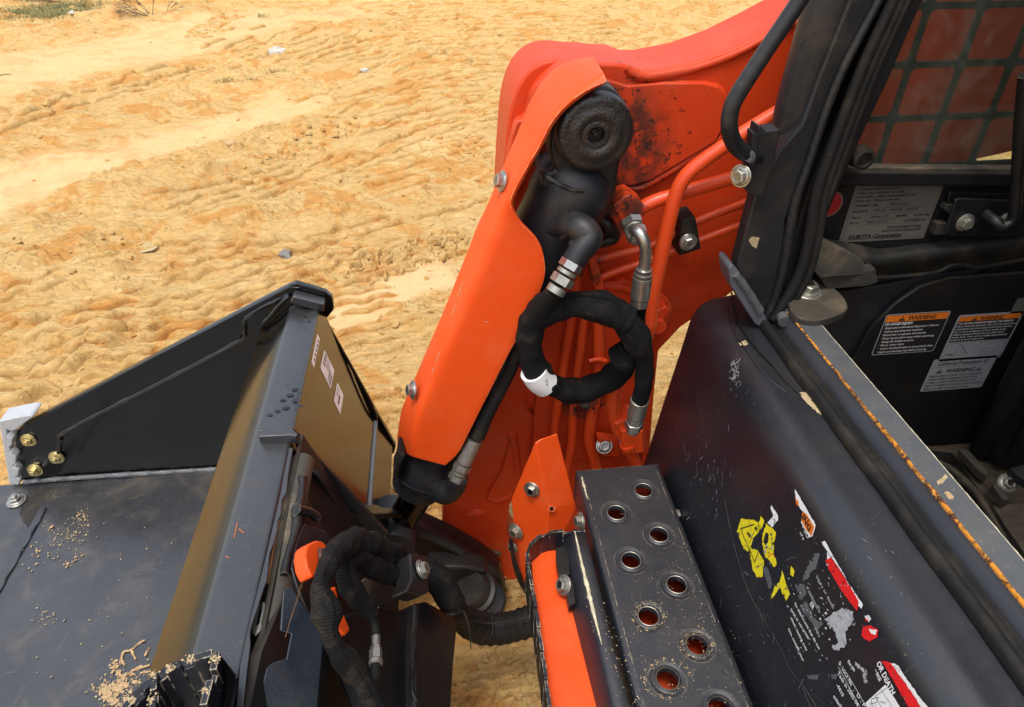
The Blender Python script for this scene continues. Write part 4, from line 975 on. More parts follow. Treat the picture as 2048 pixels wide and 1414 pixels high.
# second layer of sleeve ending in a cuff
tubeY('sleeve_cuff', [(1238, 720), (1252, 712), (1262, 700)], [.975, .97, .97], [29, 30, 27], SLEEVE, loop, seg=24, wr=.12, wf=30)
tubeY('sleeve_cuff', [(1100, 618), (1112, 612), (1128, 609)], [.958, .956, .954], [31, 31, 30], SLEEVE, loop, seg=24, wr=.08, wf=30)
tubeY('sleeve_cuff', [(1222, 622), (1238, 630), (1252, 642)], [.946, .944, .942], [30, 30, 29], SLEEVE, loop, seg=24, wr=.08, wf=30)
tubeY('hose_label', [(1067, 742), (1080, 764), (1090, 770)][:1]+[(1078, 758), (1091, 768)], [.965, .968, .972], [28, 28.5, 28], WHITE, loop, seg=28, n=4, label='scuffed white band with printed code')
p = PY(1083, 775, .945); dd = Decal(p, PY(1104, 758, .945)-p, Vector((0, 0, 1)), (0, -1, 0)); m = mpp(p)
dd.text('5/14', 0, -7*m, 9*m, INK, 3, width=17*m); dd.text('1A33', 2*m, 5*m, 6*m, INK, 3, width=14*m); dd.done('hose_label_print', loop)
tubeY('zip_tie', [(1254, 668), (1268, 684), (1272, 700)], [.913, .913, .92], 1.2, RUBBER, loop, seg=6)
ax = PY(1266, 858, .97)-PY(1281, 795, .95)
fit(1282, 790, .95, (('hose_sleeve_end', 17, 8, RUBBER, 20), ('hose_ferrule', 19, 34, STEELD, 14), ('fitting_sleeve', 16, 4, STEELD, 20), ('hex_nut', 17, 8, STEELD, 6), ('hex_nut', 19.5, 14, STEEL, 6), ('fitting_sleeve', 14, 8, STEELD, 20)), ax, loop)
tubeY('rubber_hose', [(1112, 580), (1092, 605), (1060, 655), (1040, 690), (1020, 735), (997, 780), (972, 830), (955, 872)], [.925, .95, .98, 1.0, 1.01, 1.01, 1.0, .995], [17, 19, 22, 18, 16, 16, 16, 16], RUBBER, L, seg=20, label='hose running down behind the guard', wr=.02)
tubeY('sleeve_cuff', [(1110, 585), (1085, 615), (1062, 650), (1045, 690)], [.93, .955, .98, 1.0], [18, 27, 28, 20], SLEEVE, loop, seg=24, wr=.10, wf=14)

# ---- folded orange cover in front of the arm
Sv = dict(A=PY(1071, 887, .955), A2=PY(1082, 880, .957), B=PY(1115, 868, .975), C=PY(1150, 1004, .95), D=PY(1098, 1016, .925), E=PY(1022, 1000, .975), F=PY(1028, 1060, .965), G=PY(1046, 1165, .94), H=PY(1086, 1150, .905), K=PY(1150, 1020, .94), M=PY(1060, 1190, .93))
nm = list(Sv); ix = {k: i for i, k in enumerate(nm)}
sh = mk('valve_cover', [Sv[k] for k in nm], [tuple(ix[c] for c in f) for f in (('A', 'A2', 'B', 'C', 'D'), ('E', 'A', 'D'), ('E', 'D', 'H', 'G', 'F'), ('D', 'C', 'K', 'H'), ('G', 'H', 'M'))], ORANGE_C, L)
recalc(sh)
if sum(f.normal.y for f in sh.data.polygons) > 0: sh.data.flip_normals()
solid(sh, .005, -1); bev(sh, .003, 3, 8)
bolt(PY(1064, 979, .948), (-.5, -.8, .2), 11, sh); bolt(PY(1032, 1062, .955), (-.7, -.7, .1), 11, sh, STEELD); bolt(PY(1026, 1094, .955), (-.7, -.7, .1), 8, sh, STEELD)
lathe('cover_slot', PY(1103, 1017, .922), (0, -1, .3), [(0, .0075), (.002, .0075), (.002, .0045), (-.004, .0045), (-.004, .001)], ORANGE_C, sh, seg=20)
lathe('cover_slot', PY(1103, 1017, .920), (0, -1, .3), [(0, .0045), (.0012, .0043)], INK, sh, seg=16)
# ---- steps
def holes_plate(name, outer, holes, n, th, mat, parent, label=None):
    n = Vector(n).normalized(); loops = [[Vector(p) for p in outer]] + [[Vector(p) for p in h] for h in holes]
    flat = [p for l in loops for p in l]; T = tessellate_polygon(loops); k = len(flat)
    V = flat + [p+n*th for p in flat]; F = [tuple(t) for t in T] + [tuple(k+i for i in t[::-1]) for t in T]; s = 0
    for l in loops:
        m_ = len(l)
        for i in range(m_): j = (i+1) % m_; F.append((s+i, s+j, k+s+j, k+s+i))
        s += m_
    return recalc(mk(name, V, F, mat, parent, label=label))
SZ = .305
X0, X1 = PZ(1150, 937, SZ).x, PZ(1322, 934, SZ).x; YF = PZ(1235, 935, SZ).y
hp = [(1287, 981), (1233, 1026), (1318, 1070), (1262, 1121), (1353, 1170), (1297, 1233), (1394, 1290), (1335, 1358), (1440, 1417), (1380, 1500)]
HC = [PZ(a, b, SZ) for a, b in hp]; RH = .0180
circ = lambda c, r, z=0, n=32: [Vector((c.x+r*math.cos(2*math.pi*i/n), c.y+r*math.sin(2*math.pi*i/n), c.z+z)) for i in range(n)]
EDG = .012
step = holes_plate('step_tread', [Vector((X0+EDG, YF, SZ)), Vector((X1-EDG, YF, SZ)), Vector((X1-EDG, .22, SZ)), Vector((X0+EDG, .22, SZ))], [circ(c, RH*1.62) for c in HC], (0, 0, -1), .004, STEPM, L, label='perforated black tread with raised holes')
for c in HC:
    rows_ = [circ(c, r, z) for r, z in ((RH*1.62, 0), (RH*1.5, -.0003), (RH*1.34, -.0012), (RH*1.2, -.0018), (RH*1.10, -.0006), (RH*1.02, .0016), (RH*.97, .0020), (RH*.92, .0010), (RH*.92, -.010))]
    loft('tread_hole', rows_, STEPM, step, auto=60, closed=True)
    tube('hole_rim', circ(Vector((c.x, c.y, c.z+.0014)), RH*.965, 0, 20), .0008, DUSTY if c.y < .62 else STEELD, step, seg=6, n=2, closed=True)
for s, xa in ((-1, X0), (1, X1)):
    pr = [(xa-s*EDG, SZ), (xa-s*EDG*.45, SZ-.001), (xa-s*.002, SZ-.005), (xa, SZ-.012), (xa, SZ-.075), (xa-s*.004, SZ-.075), (xa-s*.004, SZ-.012), (xa-s*EDG, SZ-.004)]
    w = loft('tread_flange', [[Vector((x, y, z)) for x, z in pr] for y in (YF, .6, .22)], STEPM, step, auto=50, closed=True); recalc(w)
plate('tread_end', [Vector((X0+.002, YF+.0005, SZ-.004)), Vector((X1-.002, YF+.0005, SZ-.004)), Vector((X1-.002, YF+.0005, SZ-.07)), Vector((X0+.002, YF+.0005, SZ-.07))], (0, 1, 0), .004, STEPM, step, .001)
plate('step_beam', [Vector((X0+.02, YF+.03, SZ-.085)), Vector((X1-.01, YF+.03, SZ-.085)), Vector((X1-.01, .2, SZ-.085)), Vector((X0+.02, .2, SZ-.085))], (0, 0, -1), .10, ORANGE, L, .006, label='orange beam under the tread')
bolt(PZ(1166, 1042, SZ-.02)+Vector((-.004, 0, 0)), (-1, -.15, .15), 12, step, STEELD); bolt(PZ(1352, 1028, SZ-.02), (1, 0, .2), 8, step, STEELD)
crumbs('clay_crumb_scatter', [(1335+46*math.cos(a), 1358+38*math.sin(a), SZ+.001) for a in np.linspace(1.5, 6.0, 14)]+[(1297+30*math.cos(a), 1233+25*math.sin(a), SZ+.001) for a in np.linspace(0, 6.2, 12)]+[(1394+30*math.cos(a), 1290+26*math.sin(a), SZ+.001) for a in np.linspace(0, 6.2, 12)], 16, 3.2, .0003, .0010, CLAYP, step)
crumbs('clay_crumb_scatter', [(random.uniform(1240, 1480), random.uniform(1150, 1414), SZ+.001) for _ in range(70)]+[(1356, 1148, SZ+.001), (1295, 1163, SZ+.001), (1400, 1235, SZ+.001), (1365, 1090, SZ+.001)]*2, 4, 8, .0002, .0010, CLAYP, step)
# left step half with serrated rim
S2 = .312
A_ = [PZ(a, b, S2) for a, b in ((1146, 1062), (1156, 1110), (1170, 1170), (1183, 1225), (1200, 1290), (1230, 1430), (1262, 1560))]
B_ = [PZ(a, b, S2) for a, b in ((1172, 1062), (1183, 1110), (1199, 1170), (1212, 1225), (1228, 1290), (1266, 1430), (1300, 1560))]
C_ = [PZ(a, b, S2-.045) for a, b in ((1109, 1085), (1122, 1140), (1137, 1190), (1150, 1240), (1165, 1300), (1198, 1430), (1230, 1560))]
s2 = loft('step_rail', [[c-Vector((0, 0, .03)), c, c.lerp(a, .85)+Vector((0, 0, -.001)), a.lerp(b, .12), a.lerp(b, .5), b.lerp(a, .1), b-Vector((0, 0, .004)), b-Vector((0, 0, .06))] for a, b, c in zip(A_, B_, C_)], STEPM, L, auto=60, label='narrow black rail with paint worn through along its ridge')
recalc(s2); 
if sum(f.normal.z for f in s2.data.polygons) < 0: s2.data.flip_normals()
solid(s2, .004, -1)
wear = [a.lerp(b, .13)+Vector((0, 0, .0012)) for a, b in zip(A_[:5], B_[:5])]
WEAR = plain('bare_worn_metal', (.72, .62, .42), .5, metallic=.2, var=.5, nscale=150)
tube('worn_streak', wear, [.0010, .0022, .0034, .0030, .0006], WEAR, s2, seg=8, n=12, wr=.35, wf=80)
serr_px = [(1170, 1061), (1137, 1060), (1109, 1062), (1086, 1067), (1067, 1079), (1057, 1095), (1054, 1115), (1060, 1150), (1070, 1201), (1076, 1244), (1086, 1311), (1096, 1389), (1106, 1460), (1120, 1560)]
sp_pts = [PZ(a, b, S2+.002) for a, b in [tuple(v) for v in cr(serr_px, 4)]]
fin('serrated_rim', sp_pts, S2+.002, .10, .006, .026, SERR, s2, .005)
sheet = [PZ(a, b, S2-.05) for a, b in ((1062, 1125), (1075, 1095), (1110, 1080), (1150, 1090), (1200, 1250), (1262, 1560), (1122, 1560), (1090, 1340), (1070, 1210))]
plate('step_inner_sheet', sheet, (0, 0, -1), .01, ORANGE_C, L, .002)
plate('mount_pad', [PZ(a, b, S2-.02) for a, b in ((1112, 1095), (1130, 1090), (1140, 1118), (1140, 1148), (1118, 1152), (1112, 1120))], (0, 0, -1), .02, BLACK_P, s2, .002)
plate('mount_pad', [PZ(a, b, S2-.02) for a, b in ((1128, 1160), (1146, 1160), (1152, 1205), (1138, 1212))], (0, 0, -1), .02, BLACK_P, s2, .002)
bolt(PZ(1128, 1170, S2-.02), (-.75, -.2, .5), 13, s2, STEELD)
crumbs('clay_crumb_scatter', [(1150+t*95+random.uniform(10, 50), 1200+t*220, S2+.001) for t in np.linspace(0, 1, 40)], 4, 8, .0002, .0011, CLAYP, s2)

# ---- black front body panel, seal and door sill
pr = [(.39, .06), (.405, .14), (.418, .24), (.437, .40), (.452, .52), (.458, .570), (.4625, .603), (.474, .628), (.496, .642), (.520, .6455), (.546, .650), (.556, .651), (.558, .60)]
ys = list(np.linspace(-.35, 1.00, 28)) + [1.03, 1.04, 1.048, 1.055, 1.06]
rows_ = []
for y in ys:
    k = max(0, (y-1.04)/.02); s = (1-math.sqrt(max(0, 1-k*k)))*.010
    rows_.append([Vector((x+s*(1 if x < .5 else .2), y, z-s*(.8 if z > .5 else 0))) for x, z in [tuple(v) for v in cr(pr[:-1], 4)]+[pr[-1]]])
panel = loft('front_body_panel', rows_, PLAST, L, auto=180, label='smooth black front body panel with torn decals')
recalc(panel)
if sum(f.normal.z for f in panel.data.polygons) < 0: panel.data.flip_normals()
e = rows_[-1]; mk('panel_end', e+[Vector((.56, 1.06, .06))], [tuple(range(len(e)+1))], PLAST, panel)
# shallow pressed groove and dirt line on the deck
gl = [(1463, 585), (1475, 640), (1508, 690), (1540, 725), (1575, 765), (1612, 800)]
tube('panel_seam', [PZ(a, b, .6485) for a, b in gl], .0016, RUBBER, panel, seg=6)
tube('panel_seam', [PZ(a, b, .644) for a, b in ((1452, 590), (1462, 650), (1492, 700), (1530, 750), (1580, 790))], .0014, PLAST, panel, seg=6)
patch([(1598, 785), (1625, 782), (1640, 800), (1642, 830), (1625, 818), (1608, 800)], .6495, CLAYP, panel, .0012, 'dirt_patch')
patch([(1478, 686), (1492, 680), (1500, 685), (1496, 690), (1480, 691)], .6435, CLAYP, panel, .001, 'dirt_patch')
sealp = [(.5520, .652), (.5522, .662), (.558, .668), (.566, .664), (.570, .655), (.574, .652), (.580, .654), (.584, .658), (.586, .650)]
SX = -.004
o = loft('door_seal', [[Vector((x+SX-.008+(.0007*math.sin(y*37)), y, z+.0006*math.sin(y*61))) for x, z in [tuple(v) for v in cr(sealp, 3)]] for y in np.linspace(-.3, .97, 40)], SEAL, L, auto=180); recalc(o)
if sum(f.normal.z for f in o.data.polygons) < 0: o.data.flip_normals()
SW = .578; ST = PX(1832, 940, SW).z; SE = PZ(1883, 928, ST).x; SYF = .935
sill = plate('door_sill', [Vector((SW, SYF, ST)), Vector((SE, SYF, ST)), Vector((SE, -.3, ST)), Vector((SW, -.3, ST))], (0, 0, -1), .004, SILL, L, .0012, label='worn grey steel sill with a rusty front edge')
plate('sill_web', [Vector((SW+.0005, SYF, ST-.0045)), Vector((SW+.0005, -.3, ST-.0045)), Vector((SW+.0005, -.3, .60)), Vector((SW+.0005, SYF, .60))], (1, 0, 0), .004, WEB, sill, .0006)
m_, t_, b_, pos_ = base_mat('rusty_edge')
n_ = noise(t_, pos_, 70, 6, .75, .8); n2_ = noise(t_, pos_, 190, 4, .7)
c_ = mixc(t_, step_(t_, n_, .46, .56), (.62, .24, .02), (.07, .025, .012)); c_ = mixc(t_, step_(t_, n2_, .60, .70), c_, (.75, .5, .22))
t_.links.new(c_, b_.inputs['Base Color']); b_.inputs['Roughness'].default_value = .9; bump(t_, b_, n_, .002); RUSTE = m_
rw = []
for y in np.linspace(-.3, SYF-.01, 160):
    k = .25+.75*min(1, (SYF-y)/.35); w = .0036*k*(.15+1.25*vnoise(np.array([y]), np.array([0.]), 45, 5)[0])
    rw.append([Vector((SW-.0012, y, ST-.004*k)), Vector((SW-.0016, y, ST-.001)), Vector((SW+.0004, y, ST+.0010)), Vector((SW+w*.6, y, ST+.0012)), Vector((SW+w, y, ST+.0003))])
o = loft('rust_strip', rw, RUSTE, sill, auto=60); recalc(o)
if sum(f.normal.z for f in o.data.polygons) < 0: o.data.flip_normals()
tube('bare_edge', [Vector((SE-.0004, y, ST-.0008)) for y in (SYF-.02, .6, .3, -.3)], .0010, WEAR, sill, seg=6, n=40, wr=.5, wf=60)
tube('weld_bead', [Vector((SW-.004, SYF-.005, ST-.012)), Vector((SW-.006, SYF-.02, ST-.014))], .011, GREYWELD, sill, seg=16)
for L_ in ([(1888, 984), (1896, 982), (1908, 994), (1906, 1000), (1894, 996)],):
    patch([(a, b) for a, b in L_], ST-.0002, CLAY, sill, .0011)
patch([(1872, 964), (1892, 948), (1896, 954), (1884, 968), (1875, 970)], ST-.0002, CLAYP, sill, .0006)

# decals torn on the front face: plane through the flat of the panel
pa, pb = Vector((.418, 0, .24)), Vector((.452, 0, .52)); up_ = (pb-pa).normalized(); nf = Vector((-up_.z, 0, up_.x))
def FPn(px, py): return PP(px, py, pa, nf)
OF = FPn(1500, 1000); DU, DW = Vector((0, -1, 0)), up_
def d2(px, py): p = FPn(px, py)-OF; return (p.dot(DU), p.dot(DW))
B5 = lambda u, v: (1400+.3352*u, 940+.3352*v)
B7 = lambda u, v: (1440+.1953*u, 1180+.1953*v)
def fdecal(): return Decal(OF, DU, DW, nf)
def fpoly(d, pts, mat, layer=0, jag=0.0, conv=B5):
    q_ = [d2(*conv(*p)) for p in pts]
    if jag:
        r_ = []
        for (ax, ay), (bx, by) in zip(q_, q_[1:]+q_[:1]):
            r_.append((ax, ay)); l = math.hypot(bx-ax, by-ay); k = int(l/.0028)
            for i in range(1, k): t = i/k; r_.append((ax+(bx-ax)*t+random.gauss(0, jag*1.3), ay+(by-ay)*t+random.gauss(0, jag*1.3)))
        q_ = r_
    return d.poly(q_, mat, layer)
def fline(d, pts, w, mat, layer=3, conv=B5): return d.line([d2(*conv(*p)) for p in pts], w, mat, layer)
def ftext(d, s, p0, p1, h, mat, layer=4, conv=B5, bold=.01):
    """text whose baseline runs from p0 to p1 in zoom pixels"""
    a, b = d2(*conv(*p0)), d2(*conv(*p1)); w = math.hypot(b[0]-a[0], b[1]-a[1]); ang = math.atan2(b[1]-a[1], b[0]-a[0])
    V, F, tw = text2d(s, 0, bold, 1.0); k = h/.7; kx = w/max(tw, .01); c, s_ = math.cos(ang), math.sin(ang)
    return d.add([(a[0]+x*kx*c-y*k*s_, a[1]+x*kx*s_+y*k*c) for x, y in V], F, mat, layer)
d = fdecal()
fpoly(d, [(245, 290), (330, 300), (370, 340), (345, 380), (325, 400), (300, 460), (345, 480), (385, 540), (375, 640), (340, 638), (315, 590), (300, 490), (262, 470), (238, 410), (222, 365), (235, 330)], DYEL, 0, .0006)
fpoly(d, [(365, 275), (385, 300), (372, 345), (340, 370), (325, 350), (352, 318)], DYEL, 0, .0004)
fpoly(d, [(400, 320), (455, 370), (445, 430), (440, 490), (460, 560), (445, 580), (418, 540), (392, 520), (372, 440), (375, 380)], DYEL, 0, .0006)
fpoly(d, [(492, 600), (505, 640), (520, 690), (540, 745), (515, 780), (498, 745), (480, 700), (440, 760), (426, 770), (445, 700), (478, 668)], DYEL, 0, .0005)
fpoly(d, [(545, 570), (565, 600), (560, 640), (540, 625)], DYEL, 0, .0004)
fpoly(d, [(428, 208), (465, 265), (468, 300), (430, 340), (405, 315), (440, 275), (422, 228)], WHITE, 0, .0004)
fpoly(d, [(375, 575), (405, 580), (430, 650), (432, 700), (415, 710), (395, 650)], DSCUFF, 1, .0005)
fpoly(d, [(395, 370), (412, 380), (410, 430), (392, 450), (380, 420)], PLAST, 1)
fline(d, [(245, 350), (325, 325)], .0016, INK); fline(d, [(245, 350), (330, 550), (352, 490)], .0013, INK); fline(d, [(300, 470), (318, 520)], .001, INK)
fline(d, [(325, 370), (300, 430)], .001, INK); fline(d, [(375, 380), (362, 420)], .001, INK)
fline(d, [(412, 520), (425, 500), (440, 500), (450, 520)], .0012, DRED)
ftext(d, 'ON CO', (448, 290), (440, 350), .004, INK)
d.done('torn_decal', panel, 'torn yellow warning decal remnant')
d = fdecal()
fpoly(d, [(568, 115), (580, 130), (640, 235), (692, 325), (690, 340), (672, 395), (655, 400), (625, 350), (605, 310), (615, 250), (580, 200), (572, 160)], WHITE, 0, .0003)
fpoly(d, [(616, 245), (640, 265), (685, 340), (668, 395), (635, 355), (608, 300)], DORANGE, 1)
fpoly(d, [(570, 165), (592, 190), (590, 215), (578, 208)], DORANGE, 1)
fpoly(d, [(610, 320), (655, 398), (650, 412), (620, 410), (585, 438), (592, 400)], DBLACK, 1, .0004)
ftext(d, 'ING', (612, 282), (655, 368), .0085, INK, bold=.03); ftext(d, '- SO', (612, 340), (648, 412), .006, DTEXT); ftext(d, 'of a', (600, 375), (622, 420), .004, DTEXT)
d.done('torn_decal', panel, 'torn strip of orange and white warning decal')
d = fdecal()
fpoly(d, [(726, 430), (750, 425), (790, 500), (900, 690), (975, 805), (965, 828), (930, 790), (850, 690), (790, 570), (760, 530), (760, 480)], WHITE, 0, .0003)
fpoly(d, [(752, 540), (785, 520), (835, 590), (905, 705), (950, 790), (942, 840), (900, 790), (850, 725), (800, 640), (770, 590)], DRED, 1, .0004)
fline(d, [(760, 480), (905, 695)], .0008, INK, 3)
fpoly(d, [(985, 870), (1010, 865), (1025, 890), (1012, 908), (992, 895)], WHITE, 0, .0003); fpoly(d, [(990, 880), (1008, 900), (1000, 905), (988, 893)], DRED, 1)
fpoly(d, [(975, 930), (1030, 935), (1070, 960), (1060, 1000), (1020, 1020), (985, 1010), (965, 985)], DRED, 0, .0005); fpoly(d, [(1010, 950), (1060, 955), (1050, 985), (1025, 975)], WHITE, 1, .0004)
d.done('torn_decal', panel, 'torn red danger decal strip with white border')
d = fdecal()
fpoly(d, [(690, 495), (718, 500), (705, 560), (640, 650), (612, 660), (640, 580)], DSCUFF, 0, .0008)
fpoly(d, [(528, 800), (600, 690), (700, 600), (800, 620), (900, 740), (950, 830), (900, 900), (850, 930), (770, 960), (720, 1080), (650, 1150), (640, 1190), (605, 1190), (575, 1100), (520, 960)], DBLACK, 0, .0006)
fpoly(d, [(745, 890), (850, 820), (920, 850), (900, 930), (870, 960), (880, 1040), (830, 1080), (790, 1060), (840, 1020), (800, 960)], DSILV, 1, .0008)
fpoly(d, [(600, 800), (640, 790), (680, 880), (740, 920), (700, 960), (660, 900), (610, 840)], DSCUFF, 1, .0008)
fpoly(d, [(570, 690), (620, 680), (640, 740), (600, 780)], DSCUFF, 1, .0007)
for s, p0, p1 in (('for attachments that do not', (568, 800), (715, 1075)), ('(er(s) or non-proto', (545, 835), (650, 1010)), ('ction, causing over', (545, 885), (640, 1085)), ('tion, contact your', (530, 950), (620, 1145)), ('ER', (660, 800), (675, 835))):
    ftext(d, s, p0, p1, .0052 if s != 'ER' else .008, DTEXT)
fpoly(d, [(640, 1225), (715, 1218), (700, 1250), (650, 1248)], DSCUFF, 0, .0003); fpoly(d, [(780, 1218), (830, 1215), (815, 1250), (790, 1245)], DSCUFF, 0, .0003)
for k in range(46):
    u, v = random.uniform(540, 900), random.uniform(650, 1130); s = random.uniform(2, 9)
    fpoly(d, [(u, v), (u+s, v+s*.6), (u+s*1.2, v+s*2), (u-s*.2, v+s)], random.choice((DSILV, DSILV, WHITE)), 2)
d.done('torn_decal', panel, 'scuffed remains of a black instruction decal')
d = fdecal()
fpoly(d, [(820, 1140), (940, 1135), (1060, 1200), (1320, 1460), (1330, 1620), (1000, 1620), (800, 1400), (830, 1280)], DBLACK, 0, .0006)
fpoly(d, [(1085, 1135), (1140, 1150), (1200, 1230), (1330, 1420), (1500, 1640), (1400, 1640), (1240, 1400), (1160, 1260)], DRED, 1, .0003)
fpoly(d, [(1140, 1150), (1185, 1165), (1300, 1340), (1560, 1640), (1500, 1640), (1330, 1425), (1200, 1230)], WHITE, 1, .0005)
fpoly(d, [(1110, 1280), (1170, 1370), (1230, 1470), (1180, 1520), (1010, 1430), (990, 1390)], WHITE, 1)
fline(d, [(1085, 1310), (1180, 1450)], .0005, INK); fline(d, [(1120, 1300), (1050, 1350), (1090, 1420)], .0005, INK); fline(d, [(1030, 1365), (1070, 1355), (1060, 1385), (1025, 1395), (1030, 1365)], .0006, INK); fline(d, [(1030, 1395), (1040, 1440)], .0006, INK)
ftext(d, 'OR DEATH', (1058, 1155), (1150, 1345), .0085, DTEXT, bold=.03)
for s, p0, p1 in (('D : LOCK PIN', (832, 1155), (905, 1290)), ('the pin', (885, 1145), (925, 1205)), ('couple with (L)', (930, 1160), (1000, 1225)), ('touch (D) .', (975, 1215), (990, 1275)), ('lock', (1055, 1215), (1075, 1265)), ('Tech in 2005-04', (825, 1215), (945, 1414)), ('-4410', (818, 1285), (855, 1355)), ('attach', (800, 1355), (850, 1430)), ('D : P', (940, 1345), (985, 1420))):
    ftext(d, s, p0, p1, .0058, DTEXT)
fline(d, [(830, 1175), (960, 1414)], .0006, DTEXT); fline(d, [(895, 1235), (1000, 1414)], .0006, DTEXT); fline(d, [(1050, 1190), (1090, 1250)], .0006, DTEXT)
d.done('torn_decal', panel, 'torn black decal with red danger stripe and lock pin text')
d = fdecal()
for k in range(70):
    u, v = random.gauss(215, 14), random.gauss(-600, 45); fline(d, [(u, v), (u+random.gauss(-3, 6), v+random.uniform(5, 26))], random.uniform(.0003, .0010), random.choice((DSILV, WHITE)), 7)
for k in range(60):
    u, v = random.gauss(60, 60), random.gauss(40, 130); fline(d, [(u, v), (u+random.gauss(-6, 6), v+random.uniform(8, 40))], random.uniform(.0002, .0008), random.choice((DSILV, DSCUFF)), 7)
for k in range(150):
    u, v = random.uniform(230, 1250), random.uniform(250, 1414); a = random.gauss(1.05, .5); l = random.uniform(6, 40)
    fline(d, [(u, v), (u+math.cos(a)*l, v+math.sin(a)*l)], random.uniform(.0002, .0006), random.choice((DBLACK, DSCUFF, DSILV, DSCUFF)), 7)
for k in range(46):
    u, v = random.choice(((300, 400), (400, 460), (340, 560), (500, 700), (270, 350), (420, 400))); u += random.gauss(0, 28); v += random.gauss(0, 40); s = random.uniform(2, 11)
    fpoly(d, [(u, v), (u+s*.8, v+s*.3), (u+s*1.1, v+s*1.6), (u+s*.4, v+s*2.2), (u-s*.3, v+s)], random.choice((PLAST, PLAST, DSCUFF, DSILV)), 6)
for k in range(60):
    u, v = random.choice(((790, 560), (860, 680), (930, 790), (640, 240), (1150, 1200), (1220, 1330))); u += random.gauss(0, 22); v += random.gauss(0, 45); s = random.uniform(1.5, 6)
    fpoly(d, [(u, v), (u+s*.8, v+s*.3), (u+s*1.1, v+s*2.6), (u-s*.3, v+s)], random.choice((PLAST, DSCUFF, DBLACK)), 6)
for k in range(90):
    u, v = random.gauss(680, 110), random.gauss(800, 130); s = random.uniform(2, 8)
    fpoly(d, [(u, v), (u+s, v+s*.6), (u+s*1.2, v+s*2), (u-s*.2, v+s)], random.choice((DSILV, DSCUFF, DBLACK)), 6)
for pts in ([(300, 300), (312, 345), (300, 400)], [(262, 400), (300, 440)], [(400, 400), (440, 420)], [(380, 460), (430, 470)], [(330, 580), (380, 560)], [(250, 330), (262, 370)], [(270, 450), (320, 470)]): fline(d, pts, .0006, DSCUFF, 6)
for s_, p0, p1 in (('of attachments or', (640, 700), (720, 860)), ('injury or death', (700, 640), (800, 830)), ('PIN', (690, 950), (715, 1000)), ('(L)', (905, 880), (925, 930))): ftext(d, s_, p0, p1, .0055, DSILV, 6)
o = d.done('decal_scuffs', panel); o['kind'] = 'stuff'
# long scratch
tube('scratch', [FPn(*B5(*p))+nf*.0003 for p in ((150, 180), (200, 430), (290, 720), (400, 920), (480, 1060), (540, 1190), (620, 1290), (700, 1420))], .0004, DUSTY, panel, seg=4, n=10, wr=.4, wf=60)
def specks(name, n, boxf, mat, parent, smin, smax, off):
    pts = []
    for _ in range(n): p = boxf(); pts.append((p.x, p.y, p.z))
    return scatter(name, pts, smin, smax, mat, None, .35, parent, 3)

# ---- pillar and grab handle
pil = plY('cab_pillar', [(1870, -430), (1725, -70), (1700, 0), (1640, 150), (1604, 250), (1560, 300), (1509, 395), (1474, 530), (1490, 590), (1522, 640), (1550, 600), (1568, 530), (1572, 440), (1612, 330), (1652, 220), (1702, 110), (1752, 0), (1780, -70), (1925, -430)], .952, .03, PILLAR, L, .004, label='dark steel cab pillar with thick weld and rubber seal')
tubeY('pillar_tube', [(1850, -480), (1695, -90), (1662, 0), (1628, 110), (1596, 215), (1568, 310), (1540, 400), (1512, 480), (1496, 560)], .995, [58, 54, 52, 48, 44, 36, 36, 38, 36], PILLAR, pil, seg=32, n=8)
tubeY('weld_bead', [(1930, -450), (1775, -50), (1757, 0), (1690, 130), (1652, 222), (1620, 317), (1592, 400), (1578, 470), (1568, 530), (1550, 596), (1530, 640)], .948, [9, 9, 9, 9, 9, 9, 9, 10, 9, 8, 7], PILLAR, pil, seg=14, n=24, wr=.055, wf=60)
plY('inner_frame', [(2040, -440), (1885, -70), (1848, 0), (1776, 167), (1726, 272), (1680, 376), (1635, 480), (1590, 568), (1566, 590), (1585, 480), (1620, 370), (1700, 180), (1790, 0), (1815, -70), (1960, -440)], .965, .04, CABD, pil, .006)
for dx, r, Y in ((0, 11, .945), (17, 9, .95)):
    tubeY('rubber_seal', [(1965+dx, -440), (1812+dx, -70), (1786+dx, 0), (1722+dx, 140), (1660+dx, 305), (1632+dx, 390), (1618+dx, 480), (1596+dx, 556), (1548+dx*.8, 638+dx*.2)], Y, r, SEAL, pil, seg=14, n=12, wr=.012, wf=12)
tubeY('rubber_seal', [(2000, -440), (1846, -70), (1815, 0), (1752, 140), (1696, 290), (1655, 400), (1620, 490)], .955, 7, SEAL, pil, seg=10, n=10)
plY('foot_plate', [(1457, 538), (1463, 529), (1472, 535), (1500, 575), (1526, 622), (1534, 640), (1522, 655), (1510, 648), (1462, 572)], .935, .05, WEB, pil, .003)
tubeY('weld_bead', [(1470, 548), (1492, 576), (1520, 622)], .935, 8, GREYWELD, pil, seg=10, wr=.12)
smear([(1500, 480), (1512, 474), (1518, 478), (1512, 494), (1502, 490)], .8, CLAYP, pil, 'dirt_patch') if False else None
plY('dirt_patch', [(1498, 482), (1505, 474), (1519, 476), (1513, 497), (1504, 492)], .9505, .002, CLAYP, pil, 0)
hd = tubeY('grab_handle', [(1800, -330), (1740, -250), (1690, -160), (1640, -70), (1597, 4), (1530, 104), (1475, 190), (1461, 225), (1459, 256), (1468, 286), (1490, 306), (1516, 312)], [.94, .91]+[.90]*7+[.91, .92, .935], 17, PILLAR, L, seg=24, n=10, label='bent dark tube handle')
plY('handle_bracket', [(1518, 250), (1530, 262), (1562, 258), (1548, 330), (1525, 395), (1496, 388), (1500, 330)], .925, .03, PILLAR, hd, .003)
plY('handle_bracket', [(1504, 262), (1520, 270), (1516, 320), (1506, 340), (1494, 384), (1490, 345), (1500, 318)], .915, .02, PILLAR, hd, .003)
